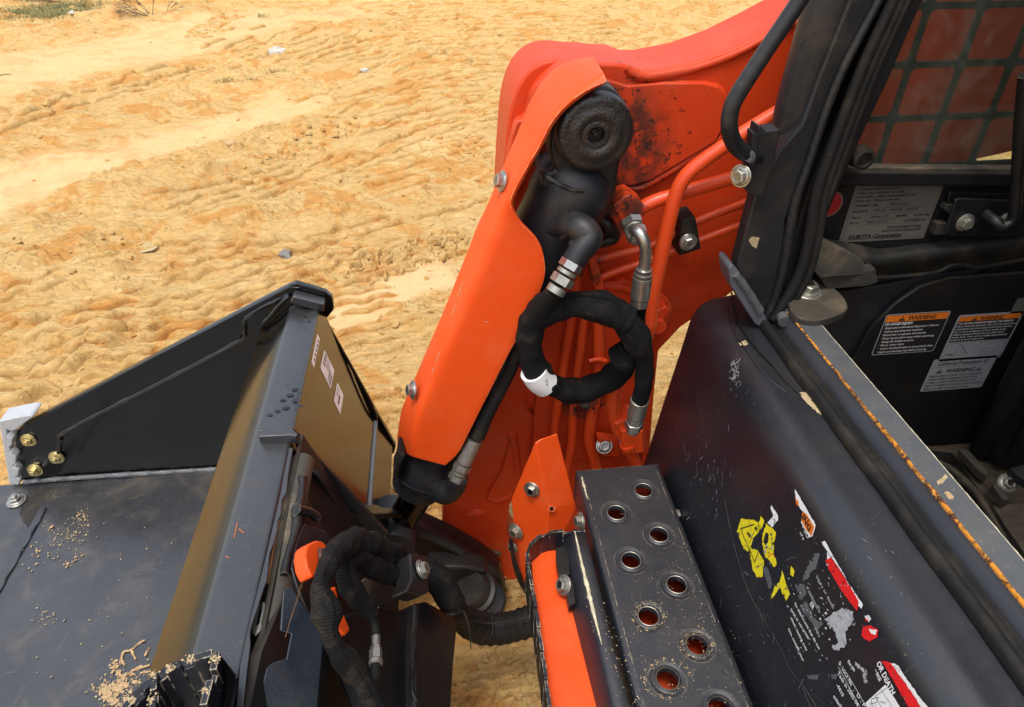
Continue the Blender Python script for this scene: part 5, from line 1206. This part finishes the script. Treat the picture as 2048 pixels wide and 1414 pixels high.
tubeY('weld_bead', [(1490, 302), (1500, 312), (1496, 322)], .915, 10, GREYWELD, hd, seg=10, wr=.15)
bolt(PY(1482, 352, .915), (-.8, -.55, .1), 15, hd); bolt(PY(1492, 352, .922), (.0, -1, .0), 5, hd) if False else None
# pivot disc at the pillar foot
disc = [PZ(a, b, .70) for a, b in [tuple(v) for v in cr([(1598, 545), (1632, 545), (1640, 560), (1672, 578), (1693, 602), (1690, 622), (1640, 640), (1592, 632), (1575, 590)], 5, True)]]
dc = plate('mount_disc', disc, (0, 0, -1), .016, DUSTY, L, .003)
bolt(PZ(1612, 582, .702), (.05, -.1, 1), 20, dc, DUSTYB := STEELD)
# knob seen through the door
lathe('rubber_bumper', PY(1716, 310, .985), (0, -1, 0), [(0, .018), (.02, .017), (.022, .012), (.012, .010)], RUBBER, L, seg=24)

# ---- cab side wall, window and grille
WY = 1.02
wall = plY('cab_side_wall', [(1560, 372), (2250, 372), (2250, 960), (1680, 900), (1600, 700), (1560, 640)], WY, .02, CABD, L, .002)
plY('window_sill_rail', [(1650, 343), (2250, 349), (2250, 374), (1640, 374)], WY-.022, .03, CABD, wall, .005)
plY('window_gasket', [(1660, 334), (2250, 340), (2250, 347), (1655, 341)], WY-.012, .02, DUSTY, wall, .002)
plY('wall_post', [(1640, 350), (1780, -150), (1700, -150), (1560, 350)], WY-.002, .03, CABD, wall, .003)
gw = plY('window_pane', [(1640, 341), (2300, 341), (2300, -200), (1760, -200)], WY+.018, .004, GLASS, wall, 0)
GYP = WY+.055
zr = [PY(1850, y, GYP).z for y in (-130, 12, 129, 236, 333)]; dz = zr[3]-zr[4]
xr = [PY(x, 326, GYP).x for x in (1757, 1848, 1943)]; dx = (xr[2]-xr[0])/2
def rrect(x0, z0, x1, z1, r):
    pts = []
    for cx, cz, a0 in ((x1-r, z1-r, 0), (x0+r, z1-r, 90), (x0+r, z0+r, 180), (x1-r, z0+r, 270)):
        for k in range(6): a = math.radians(a0+k*18); pts.append(Vector((cx+r*math.cos(a), GYP, cz+r*math.sin(a))))
    return pts
bw = .0050; hs = []
z_b = zr[4]
for i in range(-2, 6):
    for j in range(7): hs.append(rrect(xr[0]+dx*i+bw, z_b+dz*j+bw, xr[0]+dx*(i+1)-bw, z_b+dz*(j+1)-bw, .009))
holes_plate('window_grille', [Vector((xr[0]-2.2*dx, GYP, z_b-.012)), Vector((xr[0]+6.2*dx, GYP, z_b-.012)), Vector((xr[0]+6.2*dx, GYP, z_b+7.2*dz)), Vector((xr[0]-2.2*dx, GYP, z_b+7.2*dz))], hs, (0, 1, 0), .005, GRILLE, wall)
# certification plate (rectangle on the wall, seen in perspective)
d, w, h = decalY((1712, 370), (1846, 476), WY)
d.rect(0, 0, w, h, DPLATE, 0, r=.002)
d.line([(w*.03, h*.04), (w*.97, h*.04), (w*.97, h*.96), (w*.03, h*.96), (w*.03, h*.04)], .0004, INK, 2)
for k, (s, x, wd) in enumerate((('ROPS MEETS REQUIREMENTS OF', .05, .5), ('OSHA 1926 · ISO(FDIS) 3471 2008', .05, .52), ('FOPS (LEVEL 1) MEETS REQUIREMENTS OF', .05, .66), ('OSHA 1926 · FDIS/ISO 3449 2005', .05, .5))):
    d.text(s, w*x, h*(.905-.065*k), h*.035, INK, 3, width=w*wd, bold=.02)
for (s, x, y, wd) in (('KPS-FAMILY LABEL', .06, .63, .27), ('RPS1001', .46, .63, .2), ('MACHINE MODEL', .06, .53, .18), ('SVL75 · SVL90 · SVL95', .30, .53, .5), ('SERIAL No.', .06, .42, .12), ('30417', .28, .42, .2), ('MAX MASS', .58, .42, .12), ('5200 kg', .78, .42, .18), ('PART No.', .06, .33, .11), ('V0631-21110', .25, .33, .26), ('[10500] lbs', .70, .33, .24), ('IZUMI ENVIRONMENT 2-CHOME,', .52, .22, .4), ('SAKAI-KU OSAKA 590-0823, JAPAN', .47, .16, .45)):
    d.text(s, w*x, h*y, h*.038, INK, 3, width=w*wd, bold=.015)
for x0, y0, x1, y1 in ((.42, .60, .70, .69), (.27, .50, .92, .59), (.22, .40, .55, .48), (.22, .31, .58, .38), (.68, .31, .86, .38)): d.line([(w*x0, h*y0), (w*x1, h*y0), (w*x1, h*y1), (w*x0, h*y1), (w*x0, h*y0)], .0003, INK, 2)
d.text('KUBOTA Corporation', w*.10, h*.055, h*.075, INK, 4, width=w*.62, bold=.035, shear=.1)
d.done('certification_plate', wall, 'grey certification plate')
pr_ = PY(1662, 408, WY-.001); dd = Decal(pr_, (1, 0, 0), (0, 0, 1), (0, -1, 0)); m = mpp(pr_)
dd.poly([(24*m*math.cos(a), 27*m*math.sin(a)) for a in np.linspace(0, 6.283, 28)[:-1]], DPLATE, 0); dd.poly([(21*m*math.cos(a), 24*m*math.sin(a)) for a in np.linspace(0, 6.283, 28)[:-1]], plain('dim_red', (.30, .012, .012), .5), 1); dd.done('round_sticker', wall, 'red round sticker half behind the pillar')
# latch
lt = plY('latch_bracket', [(1912, 400), (1922, 397), (2060, 403), (2060, 473), (1900, 472), (1891, 466)], WY-.035, .006, BLACK_P, wall, .002)
plY('latch_plate', [(1900, 384), (2060, 390), (2060, 404), (1925, 400), (1895, 412)], WY-.012, .006, BLACK_P, wall, .002)
plY('latch_plate', [(1895, 410), (1915, 410), (1905, 432), (1890, 420)], WY-.016, .016, DUSTY, wall, .001)
plY('latch_plate', [(1875, 448), (1895, 446), (1895, 470), (1868, 470)], WY-.016, .016, DUSTY, wall, .001)
bolt(PY(1930, 445, WY-.036), (0, -1, 0), 12, lt, STEELD); bolt(PY(2012, 440, WY-.036), (0, -1, 0), 10, lt, STEELD)
tubeY('latch_rod', [(1972, 428), (1990, 442), (2008, 452), (2026, 436), (2032, 390), (2037, 320), (2044, 250), (2052, 150)], [.98, .96, .95, .95, .95, .95, .95, .95], [11, 11, 11, 11, 11, 12, 15, 14], BLACK_P, lt, seg=18)
# rolled ledge, foam strip, wedge
rows_ = []
for t in np.linspace(0, 1, 24):
    x = 1600+t*600
    yt = np.interp(x, [1600, 1660, 1760, 1900, 2048, 2200], [470, 478, 498, 480, 462, 450]); yb = np.interp(x, [1600, 1740, 1800, 1900, 1960, 2048, 2200], [560, 566, 556, 540, 532, 518, 500])
    rows_.append([PY(x, yt+(yb-yt)*s, WY-.002-.028*math.sin(math.pi*min(1, s*1.15))**.8 if s < .87 else WY-.004) for s in np.linspace(0, 1, 9)])
o = loft('rolled_ledge', rows_, paint('dull_ledge', (.012, .012, .011), .5, dust=.15, speck=.3), wall, auto=180); recalc(o)
if sum(f.normal.y for f in o.data.polygons) > 0: o.data.flip_normals()
tubeY('rubber_seal', [(1740, 556), (1800, 553), (1870, 545), (1900, 532), (1925, 530), (1950, 536), (2000, 528), (2060, 516)], WY-.03, 4.5, RUBBER, wall, seg=10)
w_ = [PY(1632, 482, .97), PY(1655, 484, .975), PY(1722, 518, .98), PY(1742, 548, .975), PY(1700, 552, .965), PY(1640, 556, .96), PY(1618, 530, .96)]
plate('wedge_bracket', w_, (0, 1, 0), .02, DUSTY, wall, .002)
o = plY('foam_strip', [(1640, 554), (1700, 550), (1752, 536), (1758, 566), (1735, 574), (1655, 580)], .972, .03, paint('foam', (.03, .028, .024), .95, dust=.5, speck=1.0, orange_peel=.004), wall, .004)
plY('wall_recess', [(1560, 600), (1660, 585), (1760, 572), (1880, 548), (1960, 540), (1760, 720), (1720, 820), (1600, 760)], WY-.010, .01, PLAST, wall, .002)
low = plY('lower_panel', [(1675, 800), (1690, 745), (1722, 690), (1742, 655), (1790, 608), (1838, 574), (1900, 556), (2250, 530), (2250, 905), (2000, 897), (1850, 893), (1730, 880)], WY-.022, .01, CABD, L, .006, label='matt black inner panel carrying warning labels')
PYW = WY-.022
d, w, h = decalY((1773, 629), (1866, 702), PYW)
d.rect(0, 0, w, h, GREYL, 0, r=w*.04); d.rect(w*.012, h*.02, w*.988, h*.98, DBLACK, 1, r=w*.035); d.rect(w*.02, h*.815, w*.98, h*.97, DORANGE, 2)
d.tri(w*.27, h*.83, h*.12, INK, DORANGE, 3); d.text('WARNING', w*.36, h*.84, h*.10, INK, 3, width=w*.43, bold=.03)
for k, (s, x, wd) in enumerate((('TO AVOID INJURY:', .03, .44), ('· Read and understand Operator\'s Manual', .04, .86), ('before operating this machine.', .10, .60), ('· Know how to operate all controls.', .06, .70), ('· Keep by-standers away when operating.', .08, .84), ('· Keep all shields in place.', .09, .54), ('· Never carry riders.', .10, .40), ('· Lower all attachments to the ground, stop', .12, .86), ('engine and remove key before leaving.', .13, .78))):
    d.text(s, w*(x*.6+.01), h*(.735-.085*k), h*(.062 if k == 0 else .05), DTEXT, 3, width=w*wd, bold=.02 if k == 0 else .0)
d.done('warning_label', low, 'warning label with orange header, TO AVOID INJURY')
d, w, h = decalY((1918, 630), (2000, 714), PYW)
d.rect(0, 0, w, h, GREYL, 0, r=w*.04); d.rect(w*.03, h*.42, w*.97, h*.86, DBLACK, 1); d.rect(w*.03, h*.86, w*.97, h*.965, DORANGE, 2)
d.tri(w*.27, h*.865, h*.09, INK, DORANGE, 3); d.text('WARNING', w*.35, h*.87, h*.075, INK, 3, width=w*.36, bold=.03)
for k, (s, wd) in enumerate((('TO AVOID SERIOUS INJURY OR DEATH:', .86), ('Never leave the operator area with the loader arms', .92), ('raised above the boom stops in the event of power', .88), ('loss or in an emergency to lower loader arms,', .80), ('remain seated and keep the area clear under', .80), ('loader arms. Then remove rubber plug and push', .86), ('button in to lower loader arms.', .52))):
    d.text(s, w*.045, h*(.80-.058*k), h*.036, DTEXT, 3, width=w*wd, bold=.015 if k == 0 else 0)
d.line([(w*.04, h*.05), (w*.96, h*.05), (w*.96, h*.39), (w*.04, h*.39), (w*.04, h*.05)], .0004, INK, 3)
d.text('PUSH', w*.07, h*.12, h*.05, INK, 3, width=w*.12)
P_ = lambda L_, x, y, s: [(w*(x+a*s), h*(y+b*s)) for a, b in L_]
d.line(P_([(0, 0), (.1, .6), (.3, 1), (.5, .8), (.9, .1)], .18, .10, .25), .0006, INK); d.line(P_([(.2, .1), (.35, .5), (.5, .1)], .18, .10, .3), .0005, INK); d.line(P_([(0, 1), (.3, .9), (.7, .3), (1, 0)], .2, .12, .24), .0007, INK)
d.line(P_([(0, 0), (0, .5), (.3, .9), (.7, 1), (1, .5), (.8, .1), (.2, .05), (0, 0)], .62, .10, .26), .0006, INK); d.line(P_([(.1, .2), (.8, .25), (.7, .6), (.2, .5), (.1, .2)], .62, .10, .26), .0005, INK); d.line(P_([(-.4, .1), (-.5, .6), (-.2, 1)], .62, .12, .26), .0005, INK)
d.poly([(w*(.60+.03*math.cos(a)), h*(.35+.03*math.sin(a))) for a in np.linspace(0, 6.28, 12)[:-1]], GREYL, 4)
d.done('warning_label', low, 'warning label with orange header and two line drawings')
d, w, h = decalY((1868, 719), (1962, 774), PYW)
d.rect(0, 0, w, h, GREYL, 0, r=w*.03); d.line([(0, h*.74), (w, h*.74)], .0004, INK, 2)
d.text('California Proposition 65', w*.10, h*.80, h*.11, INK, 3, width=w*.78, bold=.015)
d.tri(w*.17, h*.56, h*.13, INK, GREYL, 3); d.tri(w*.80, h*.56, h*.13, INK, GREYL, 3); d.text('WARNING', w*.27, h*.57, h*.11, INK, 3, width=w*.46, bold=.03)
for k, (s, wd) in enumerate((('Engine exhaust, some of its constituents,', .86), ('certain vehicle components and fluids,', .80), ('contain or emit chemicals known to the', .81), ('State of California to cause cancer and birth', .92), ('defects or other reproductive harm.', .73))):
    d.text(s, w*.04, h*(.45-.10*k), h*.072, INK, 3, width=w*wd)
d.done('warning_label', low, 'plain grey California Proposition 65 warning label')
d, w, h = decalY((2035, 596), (2110, 625), PYW); d.rect(0, 0, w, h, DPLATE, 0); d.text('00000'.replace('0', 'I'), w*.1, h*.5, h*.2, INK, 3, width=w*.8) if False else None
d.done('grey_sticker', low, 'small dark grey sticker at the edge')
# cab floor, kick plates, pedal bracket
FZ = .25
flo = plate('cab_floor', [Vector((.60, WY, FZ)), Vector((1.9, WY, FZ)), Vector((1.9, .1, FZ)), Vector((.60, .1, FZ))], (0, 0, -1), .02, GRIME, L, 0)
def junk(name, px, z, th, mat=DUSTY): return plate(name, [PZ(a, b, z) for a, b in px], (0, 0, -1), th, mat, flo, .003)
junk('kick_plate', [(1860, 893), (1915, 893), (1920, 902), (1990, 985), (2030, 1040), (2010, 1050), (1905, 905), (1862, 900)], .285, .03, GRIME)
junk('kick_plate', [(1918, 898), (1938, 900), (1980, 945), (1975, 952), (1958, 940)], .32, .02, DUSTY)
junk('floor_bracket', [(1990, 960), (2016, 990), (2020, 1000), (2005, 998), (1985, 970)], .33, .02, DUSTY)
junk('floor_bracket', [(1985, 1008), (2060, 1005), (2060, 1120), (2010, 1050)], .30, .03, GRIME)
junk('floor_bracket', [(2020, 935), (2060, 925), (2060, 965), (2035, 950)], .36, .02, BLACK_P)
tube('floor_tube', [PZ(1875, 925, .29), PZ(1910, 945, .28), PZ(1955, 990, .28), PZ(2000, 1060, .28), PZ(2060, 1120, .28)], .008, GRIME, flo, seg=10, wr=.1)
bolt(PZ(2014, 966, .33), (-.1, -.6, .8), 12, flo, STEELD)
plate('pedal_column', [PY(2100, 600, .93), PY(2100, 960, .90), PY(1998, 935, .90), PY(1985, 905, .92), PY(2030, 800, .93)], (0, 1, 0), .03, CABD, flo, .004)
tubeY('pedal_column', [(2100, 640), (2030, 770), (1980, 870), (1960, 905)], [.93, .94, .95, .96], [26, 24, 22, 20], CABD, flo, seg=16)
tubeY('pedal_column', [(2100, 780), (2060, 850), (2010, 925)], [.9, .9, .91], [10, 10, 10], CABD, flo, seg=12)
# cab shell beyond the view: roof, rear and near side, so that the inside is in shade
cab = plate('cab_roof', [Vector((.72, 1.08, 1.95)), Vector((1.9, 1.08, 1.95)), Vector((1.9, .02, 1.95)), Vector((.72, .02, 1.95))], (0, 0, 1), .06, BLACK_P, L, .01)
plate('cab_rear_wall', [Vector((1.7, 1.06, .25)), Vector((1.7, .1, .25)), Vector((1.7, .1, 1.95)), Vector((1.7, 1.06, 1.95))], (1, 0, 0), .04, CABD, L, 0)
plate('operator_seat', [Vector((1.15, .85, .55)), Vector((1.6, .85, .55)), Vector((1.6, .35, .55)), Vector((1.15, .35, .55))], (0, 0, 1), .12, RUBBER, L, .03)
plate('cab_near_wall', [Vector((.80, .0, .25)), Vector((1.9, .0, .25)), Vector((1.9, .0, 1.95)), Vector((1.0, .0, 1.95))], (0, -1, 0), .04, CABD, L, 0)
# track frame under the cab on the far side
plate('track_guard', [Vector((.62, 1.04, .62)), Vector((2.6, 1.04, .62)), Vector((2.6, 1.04, .08)), Vector((.62, 1.04, .08))], (0, 1, 0), .05, BLACK_P, L, .004)
# ================================================================== QUICK HITCH and its hoses
P3 = lambda L_: [(500+.3919*a, 860+.3919*b) for a, b in L_]
HY = 1.06
hn_ = Vector((.876, 0, .482)).normalized(); ho_ = Vector((-.25, 0, .45))
def fitH(px, py, off, specs, axis, parent):
    p = PP(px, py, ho_+hn_*off, hn_); m = mpp(p); A = Vector(axis).normalized(); d = 0; k = lpp(p, A)
    for nm, r, l, mt, sg in specs:
        lathe(nm, p+A*d*k, A, [(0, r*.82*m), (.0012, r*m), (l*k-.0012, r*m), (l*k, r*.82*m)], mt, parent, seg=sg, auto=30); d += l+.5
def HP(px, py, off=0.0): return PP(px, py, ho_+hn_*off, hn_)
def plH(name, px, off, th, mat, parent, bw=.003, label=None, smooth=0):
    q_ = cr(px, smooth, True) if smooth else px
    return plate(name, [HP(a, b, off) for a, b in q_], -hn_, th, mat, parent, bw, label)
def tubeH(name, px, offs, rpx, mat, parent, **kw):
    offs = offs if hasattr(offs, '__len__') else [offs]*len(px)
    P = [HP(a, b, o_) for (a, b), o_ in zip(px, offs)]; rp = rpx if hasattr(rpx, '__len__') else [rpx]*len(px)
    return tube(name, P, [r*mpp(p) for r, p in zip(rp, P)], mat, parent, **kw)
hitch = plY('hitch_side_plate', P3([(700, 413), (850, 462), (1000, 530), (1160, 620), (1252, 682), (1282, 745), (1270, 800), (1235, 840), (1040, 830), (880, 720), (700, 640)]), 1.10, .04, BLACK_P, L, .004, label='black hitch plate curving from bucket to arm')
wo_, wn_ = Vector((-.27, .89, 0)), Vector((.8, -.6, 0))
plate('hitch_side_plate', [PP(a, b, wo_, wn_) for a, b in P3([(262, 190), (282, 215), (330, 285), (385, 360), (440, 404), (520, 418), (712, 413), (712, 640), (450, 640), (330, 620), (230, 400)])], (-.8, .6, 0), .04, BLACK_P, hitch, .004)
plH('hitch_front_plate', P3([(240, 250), (262, 240), (300, 330), (340, 430), (420, 560), (440, 640), (330, 760), (300, 800), (200, 740), (168, 730), (175, 640), (205, 480)]), 0.01, .05, BLACK_P, hitch, .006)
plH('hitch_web', P3([(280, 470), (400, 520), (430, 640), (420, 900), (330, 1000), (250, 820), (215, 700), (240, 560)]), 0.024, .012, BLACK_P, hitch, .003)
# raised bend strip and weld on the hitch
tubeH('hitch_rib', P3([(232, 405), (262, 412), (310, 425), (345, 450)]), 0.024, [13, 11, 10, 9], BLACK_P, hitch, seg=10)
tubeH('weld_bead', P3([(268, 240), (262, 330), (240, 420), (238, 480), (220, 560), (190, 660), (175, 740)]), 0.017, [9, 8, 12, 12, 9, 8, 9], BLACK_P, hitch, seg=10, wr=.08)
tube('hitch_bar', [HP(606, 922, .0), HP(592, 990, .0), HP(576, 1080, .0), HP(560, 1180, .0), HP(545, 1260, .0)], .019, paint('grimy_bar', (.05, .045, .032), .45, dust=.35, speck=.3), hitch, seg=20, n=8)
# lower frame: big vertical plates
plH('hitch_lower_plate', P3([(600, 900), (835, 915), (835, 1500), (640, 1500), (560, 1300), (470, 1100), (430, 960)]), 0.046, .03, BLACK_P, hitch, .008)
plH('hitch_lower_plate', P3([(850, 880), (905, 870), (1060, 960), (1060, 1040), (1045, 1200), (1030, 1500), (850, 1500), (838, 1100)]), 0.064, .05, BLACK_P, hitch, .008)
tubeH('weld_bead', P3([(862, 900), (845, 1000), (830, 1200), (828, 1330), (870, 1430)]), 0.06, 5, GREASE, hitch, seg=8, wr=.15)
LCO, LCN = HP(600, 1300, .05), Vector((.42, -.30, .86)).normalized()
plate('latch_cover', [PP(x, y, LCO, LCN) for x, y, Y in ((566, 1180, .90), (585, 1172, .90), (600, 1200, .895), (632, 1240, .87), (646, 1268, .86), (646, 1300, .85), (633, 1440, .79), (505, 1440, .78), (533, 1335, .82), (545, 1325, .83), (572, 1317, .84), (582, 1268, .87), (560, 1262, .87))], -LCN, .006, paint('latch_blue', (.010, .014, .022), .24, dust=.08, speck=.3, scr=.5), hitch, .002, label='bluish black polished latch cover plate')
plH('hitch_shade_sheet', P3([(0, 1420), (60, 1130), (90, 1060), (170, 860), (230, 850), (360, 1000), (400, 1100), (380, 1500), (-40, 1500)]), 0.019, .02, CABD, hitch, 0)  # dark sheet added where the gap behind the hitch is only shade
# side plate beyond rod, boss at right
plY('hitch_ear', P3([(900, 700), (1020, 700), (1100, 700), (1200, 720), (1245, 830), (1260, 870), (1180, 880), (1060, 870), (940, 760)]), 1.02, .05, BLACK_P, hitch, .008)
p = PY(958, 1188, 1.0); lathe('pivot_bush', p, (-.45, -.2, .85), [(-.02, .050), (0, .054), (.02, .054), (.024, .045), (.04, .043), (.048, .04)], GREASE, hitch, seg=36)
p = PY(970, 1202, .98); lathe('pivot_bush', p, (-.45, -.2, .85), [(-.01, .052), (.004, .054), (.012, .046)], CYL, hitch, seg=36)
bolt(PY(972, 1214, .96), (0, -.5, .8), 8, hitch, CYLB := STEELD)
plH('knob_tube', P3([(560, 790), (600, 750), (680, 740), (760, 790), (770, 850), (700, 890), (620, 870)]), 0.06, .03, GRIME, hitch, .008, smooth=3)
# orange latch lever
lev = plate('latch_lever', [HP(x, y, .075) for x, y in P3([(290, 590), (315, 572), (345, 560), (372, 566), (392, 586), (410, 605), (382, 650), (352, 690), (345, 740), (318, 755), (292, 700), (282, 640)])], -hn_, .022, ORANGE_C, L, .004, label='orange latch lever, upper end')
plate('latch_lever', [HP(x, y, .08) for x, y in P3([(395, 840), (438, 792), (450, 840), (452, 870), (515, 1020), (492, 1046), (470, 1035), (445, 1005), (470, 960), (420, 880)])], -hn_, .022, ORANGE_C, L, .003, label='orange latch lever, lower end')
for k in range(4):
    u = 355+k*22; tubeH('spring_coil', P3([(u, 612), (u+6, 640), (u+2, 672)]), [0.077, 0.089, 0.077], 5, SPRING, lev, seg=8)
fitH(500+.3919*432, 860+.3919*610, .085, (('fitting_sleeve', 12, 14, STEELD, 16),), (.9, 0, .2), lev)
for off in (0, 2, 4):
    tubeH('twine', [(611+off, 1122), (604+off, 1155), (594+off*.7, 1195), (580+off*.4, 1240), (570+off*.2, 1275)], [.085, .12, .13, .14, .15], 0.1, TWINE, lev, seg=5, n=8, label='loop of orange twine' if off == 0 else None)
# sleeved hoses
h1 = tubeH('sleeved_hose', P3([(820, 680), (740, 640), (640, 600), (560, 575), (480, 590), (430, 635), (392, 705), (358, 800), (380, 880), (398, 950), (405, 1030), (440, 1110), (500, 1190), (550, 1260), (590, 1340), (640, 1450)]),
           [0.107, 0.116, 0.125, 0.134, 0.139, 0.143, 0.148, 0.152, 0.152, 0.152, 0.148, 0.143, 0.139, 0.134, 0.134, 0.134], [20, 22, 24, 26, 25, 22, 19, 19, 27, 30, 19, 21, 25, 27, 25, 26], SLEEVE, L, seg=32, n=14, wr=.14, wf=14, label='baggy woven sleeve drooping over the latch lever')
h2 = tubeH('sleeved_hose', P3([(830, 760), (740, 745), (650, 715), (590, 670), (530, 650), (490, 680), (500, 760), (540, 840), (590, 900), (622, 940)]),
           [0.102, 0.111, 0.12, 0.125, 0.13, 0.13, 0.125, 0.12, 0.116, 0.116], [18, 20, 22, 22, 20, 20, 22, 22, 20, 15], SLEEVE, L, seg=24, n=12, wr=.11, wf=18, label='short sleeved hose ending in a coupler')
tubeH('sleeve_cuff', P3([(700, 640), (640, 610), (560, 580), (500, 600), (450, 650)]), [0.113, 0.118, 0.127, 0.127, 0.127], [24, 29, 31, 29, 22], SLEEVE, h1, seg=28, n=10, wr=.14, wf=22)
tubeH('hose_end', P3([(615, 930), (632, 970), (640, 1010), (642, 1050)]), [0.095, 0.1, 0.1, 0.1], [13, 11, 9, 9], RUBBER, h2, seg=16)
tubeH('zip_tie', P3([(590, 945), (620, 955), (645, 935), (655, 905)]), [0.113, 0.118, 0.113, 0.109], 1.6, DSILV, h2, seg=6)
ax = HP(500+.3919*640, 860+.3919*1250, .10)-HP(500+.3919*643, 860+.3919*1050, .10)
fitH(500+.3919*643, 860+.3919*1045, .10, (('hose_ferrule', 8.5, 22, STEELD, 14), ('hex_nut', 11, 6, STEELD, 6), ('quick_coupler', 12.5, 20, STEELD, 6), ('quick_coupler', 14, 10, STEELD, 14), ('coupler_cap', 10, 30, RUBBER, 16)), ax, h2)
# strap clamp
cl_ = plH('hose_clamp', P3([(822, 628), (835, 626), (912, 640), (916, 700), (916, 828), (880, 842), (800, 822), (826, 760)]), 0.15, .03, BLACK_P, L, .004)
bolt(HP(500+.3919*876, 860+.3919*712, .153), hn_, 13, cl_, STEELD)
h3 = tubeY('corrugated_hose', P3([(900, 720), (960, 770), (1010, 860), (1050, 930), (1120, 985), (1200, 1015), (1300, 1010), (1400, 985), (1500, 950)]), [.80, .79, .79, .80, .81, .82, .82, .82, .82], [24, 26, 24, 23, 29, 31, 30, 30, 30], RUBBER, L, seg=28, n=20, wr=.03, wf=20, rib=.035, ribn=60, label='thick black hose curving right under the arm')
tubeY('hose_stripe', P3([(1100, 960), (1200, 985), (1300, 980), (1420, 955)]), .79, 3, RUBBER, h3, seg=8)
tubeH('hose_end', P3([(900, 700), (950, 740), (1000, 810), (1040, 880), (1075, 925)]), [0.091, 0.095, 0.095, 0.095, 0.091], [20, 25, 26, 22, 14], SLEEVE, h3, seg=24, n=10, wr=.07, wf=16)
tubeH('zip_tie', P3([(1005, 940), (1045, 940), (1085, 925), (1105, 960), (1118, 1010), (1124, 1060), (1127, 1115)]), [0.1, 0.113, 0.113, 0.118, 0.118, 0.118, 0.118], [3, 3, 2.5, 1.6, 1.5, 1.5, 1.3], RUBBER, h3, seg=6)
tubeY('cable', P3([(1330, 560), (1345, 640), (1370, 720), (1400, 800), (1440, 860)]), [.95, .94, .93, .93, .92], 4, RUBBER, L, seg=8)
tubeY('cable', P3([(1335, 600), (1350, 700), (1385, 790), (1420, 850)]), [.94, .93, .93, .92], 3, RUBBER, L, seg=8)

# turned top flange of the hitch plate
te = [(700, 413), (850, 462), (1000, 530), (1160, 620), (1252, 682), (1284, 750)]
t1 = [PY(a, b, 1.10) for a, b in P3(te)]; t0 = [Vector((p.x, 1.055, p.z-.002)) for p in t1]
solid(loft('hitch_flange', [t1, t0], BLACK_P, hitch, auto=30), .008, -1)
t1 = [PP(a, b, wo_, wn_) for a, b in P3([(262, 190), (330, 285), (385, 360), (440, 404), (520, 418), (712, 413)])]; t0 = [p+Vector((.8, -.6, 0))*.035+Vector((0, 0, -.002)) for p in t1]
solid(loft('hitch_flange', [t1, t0], BLACK_P, hitch, auto=30), .008, -1)

# ================================================================== fine scratches in the paint
def scratches(name, O, U, W, N, n, area, lmin, lmax, w, mats, parent, ang=None, spread=.5):
    """short scratch marks on a flat face; area = (u0, u1, w0, w1) in metres"""
    d = Decal(O, U, W, N)
    for _ in range(n):
        u, v = random.uniform(area[0], area[1]), random.uniform(area[2], area[3]); l = lmin+(lmax-lmin)*random.random()**3
        a = (ang if ang is not None else random.random()*6.28)+random.gauss(0, spread); k = random.gauss(0, .25); m_ = random.choice(mats)
        p0 = (u, v); p1 = (u+math.cos(a)*l*.5, v+math.sin(a)*l*.5); p2 = (p1[0]+math.cos(a+k)*l*.5, p1[1]+math.sin(a+k)*l*.5)
        d.line([p0, p1, p2], w*random.uniform(.5, 1.4), m_, 0)
    o = d.done(name, parent); o['kind'] = 'stuff'; return o
SCM = plain('scratch_grey', (.10, .105, .11), .5, bmp=0); SCL = plain('scratch_light', (.26, .25, .22), .5, bmp=0); SCT = plain('scratch_tan', (.22, .15, .08), .6, bmp=0)
scratches('scratch_marks', (pa.x, 0, pa.z), (0, -1, 0), up_, nf, 260, (-1.0, .2, -.02, .30), .002, .03, .0005, [SCM, SCM, SCL], panel, ang=1.2, spread=.7)
scratches('scratch_marks', (X0+EDG, YF, SZ), (1, 0, 0), (0, -1, 0), (0, 0, 1), 110, (0, X1-X0-2*EDG, .02, .62), .0015, .012, .0005, [SCM, SCL, SCT], step, ang=.8, spread=1.0)
scratches('scratch_marks', (-1.2, 0, .0195), (1, 0, 0), (0, 1, 0), (0, 0, 1), 260, (0, .72, -.05, 1.32), .003, .05, .0007, [SCM, SCM, SCT], bucket, ang=.9, spread=.5)
scratches('scratch_marks', (-.338, 0, .5052), (1, 0, 0), (0, 1, 0), (0, 0, 1), 200, (0, .048, -.05, 1.3), .0008, .005, .0004, [SCM, SCL], bucket, spread=1.5)
scratches('scratch_marks', (SW+.004, 0, ST), (1, 0, 0), (0, 1, 0), (0, 0, 1), 120, (0, .026, .1, .92), .001, .010, .0005, [SCL, SCL, SCM], sill, ang=.4, spread=.6)
tube('worn_streak', [PZ(1163, 953, SZ+.0006), PZ(1168, 972, SZ+.0006), PZ(1175, 998, SZ+.0002)], [.0008, .0022, .0006], WEAR, step, seg=8, n=10, wr=.4, wf=90)
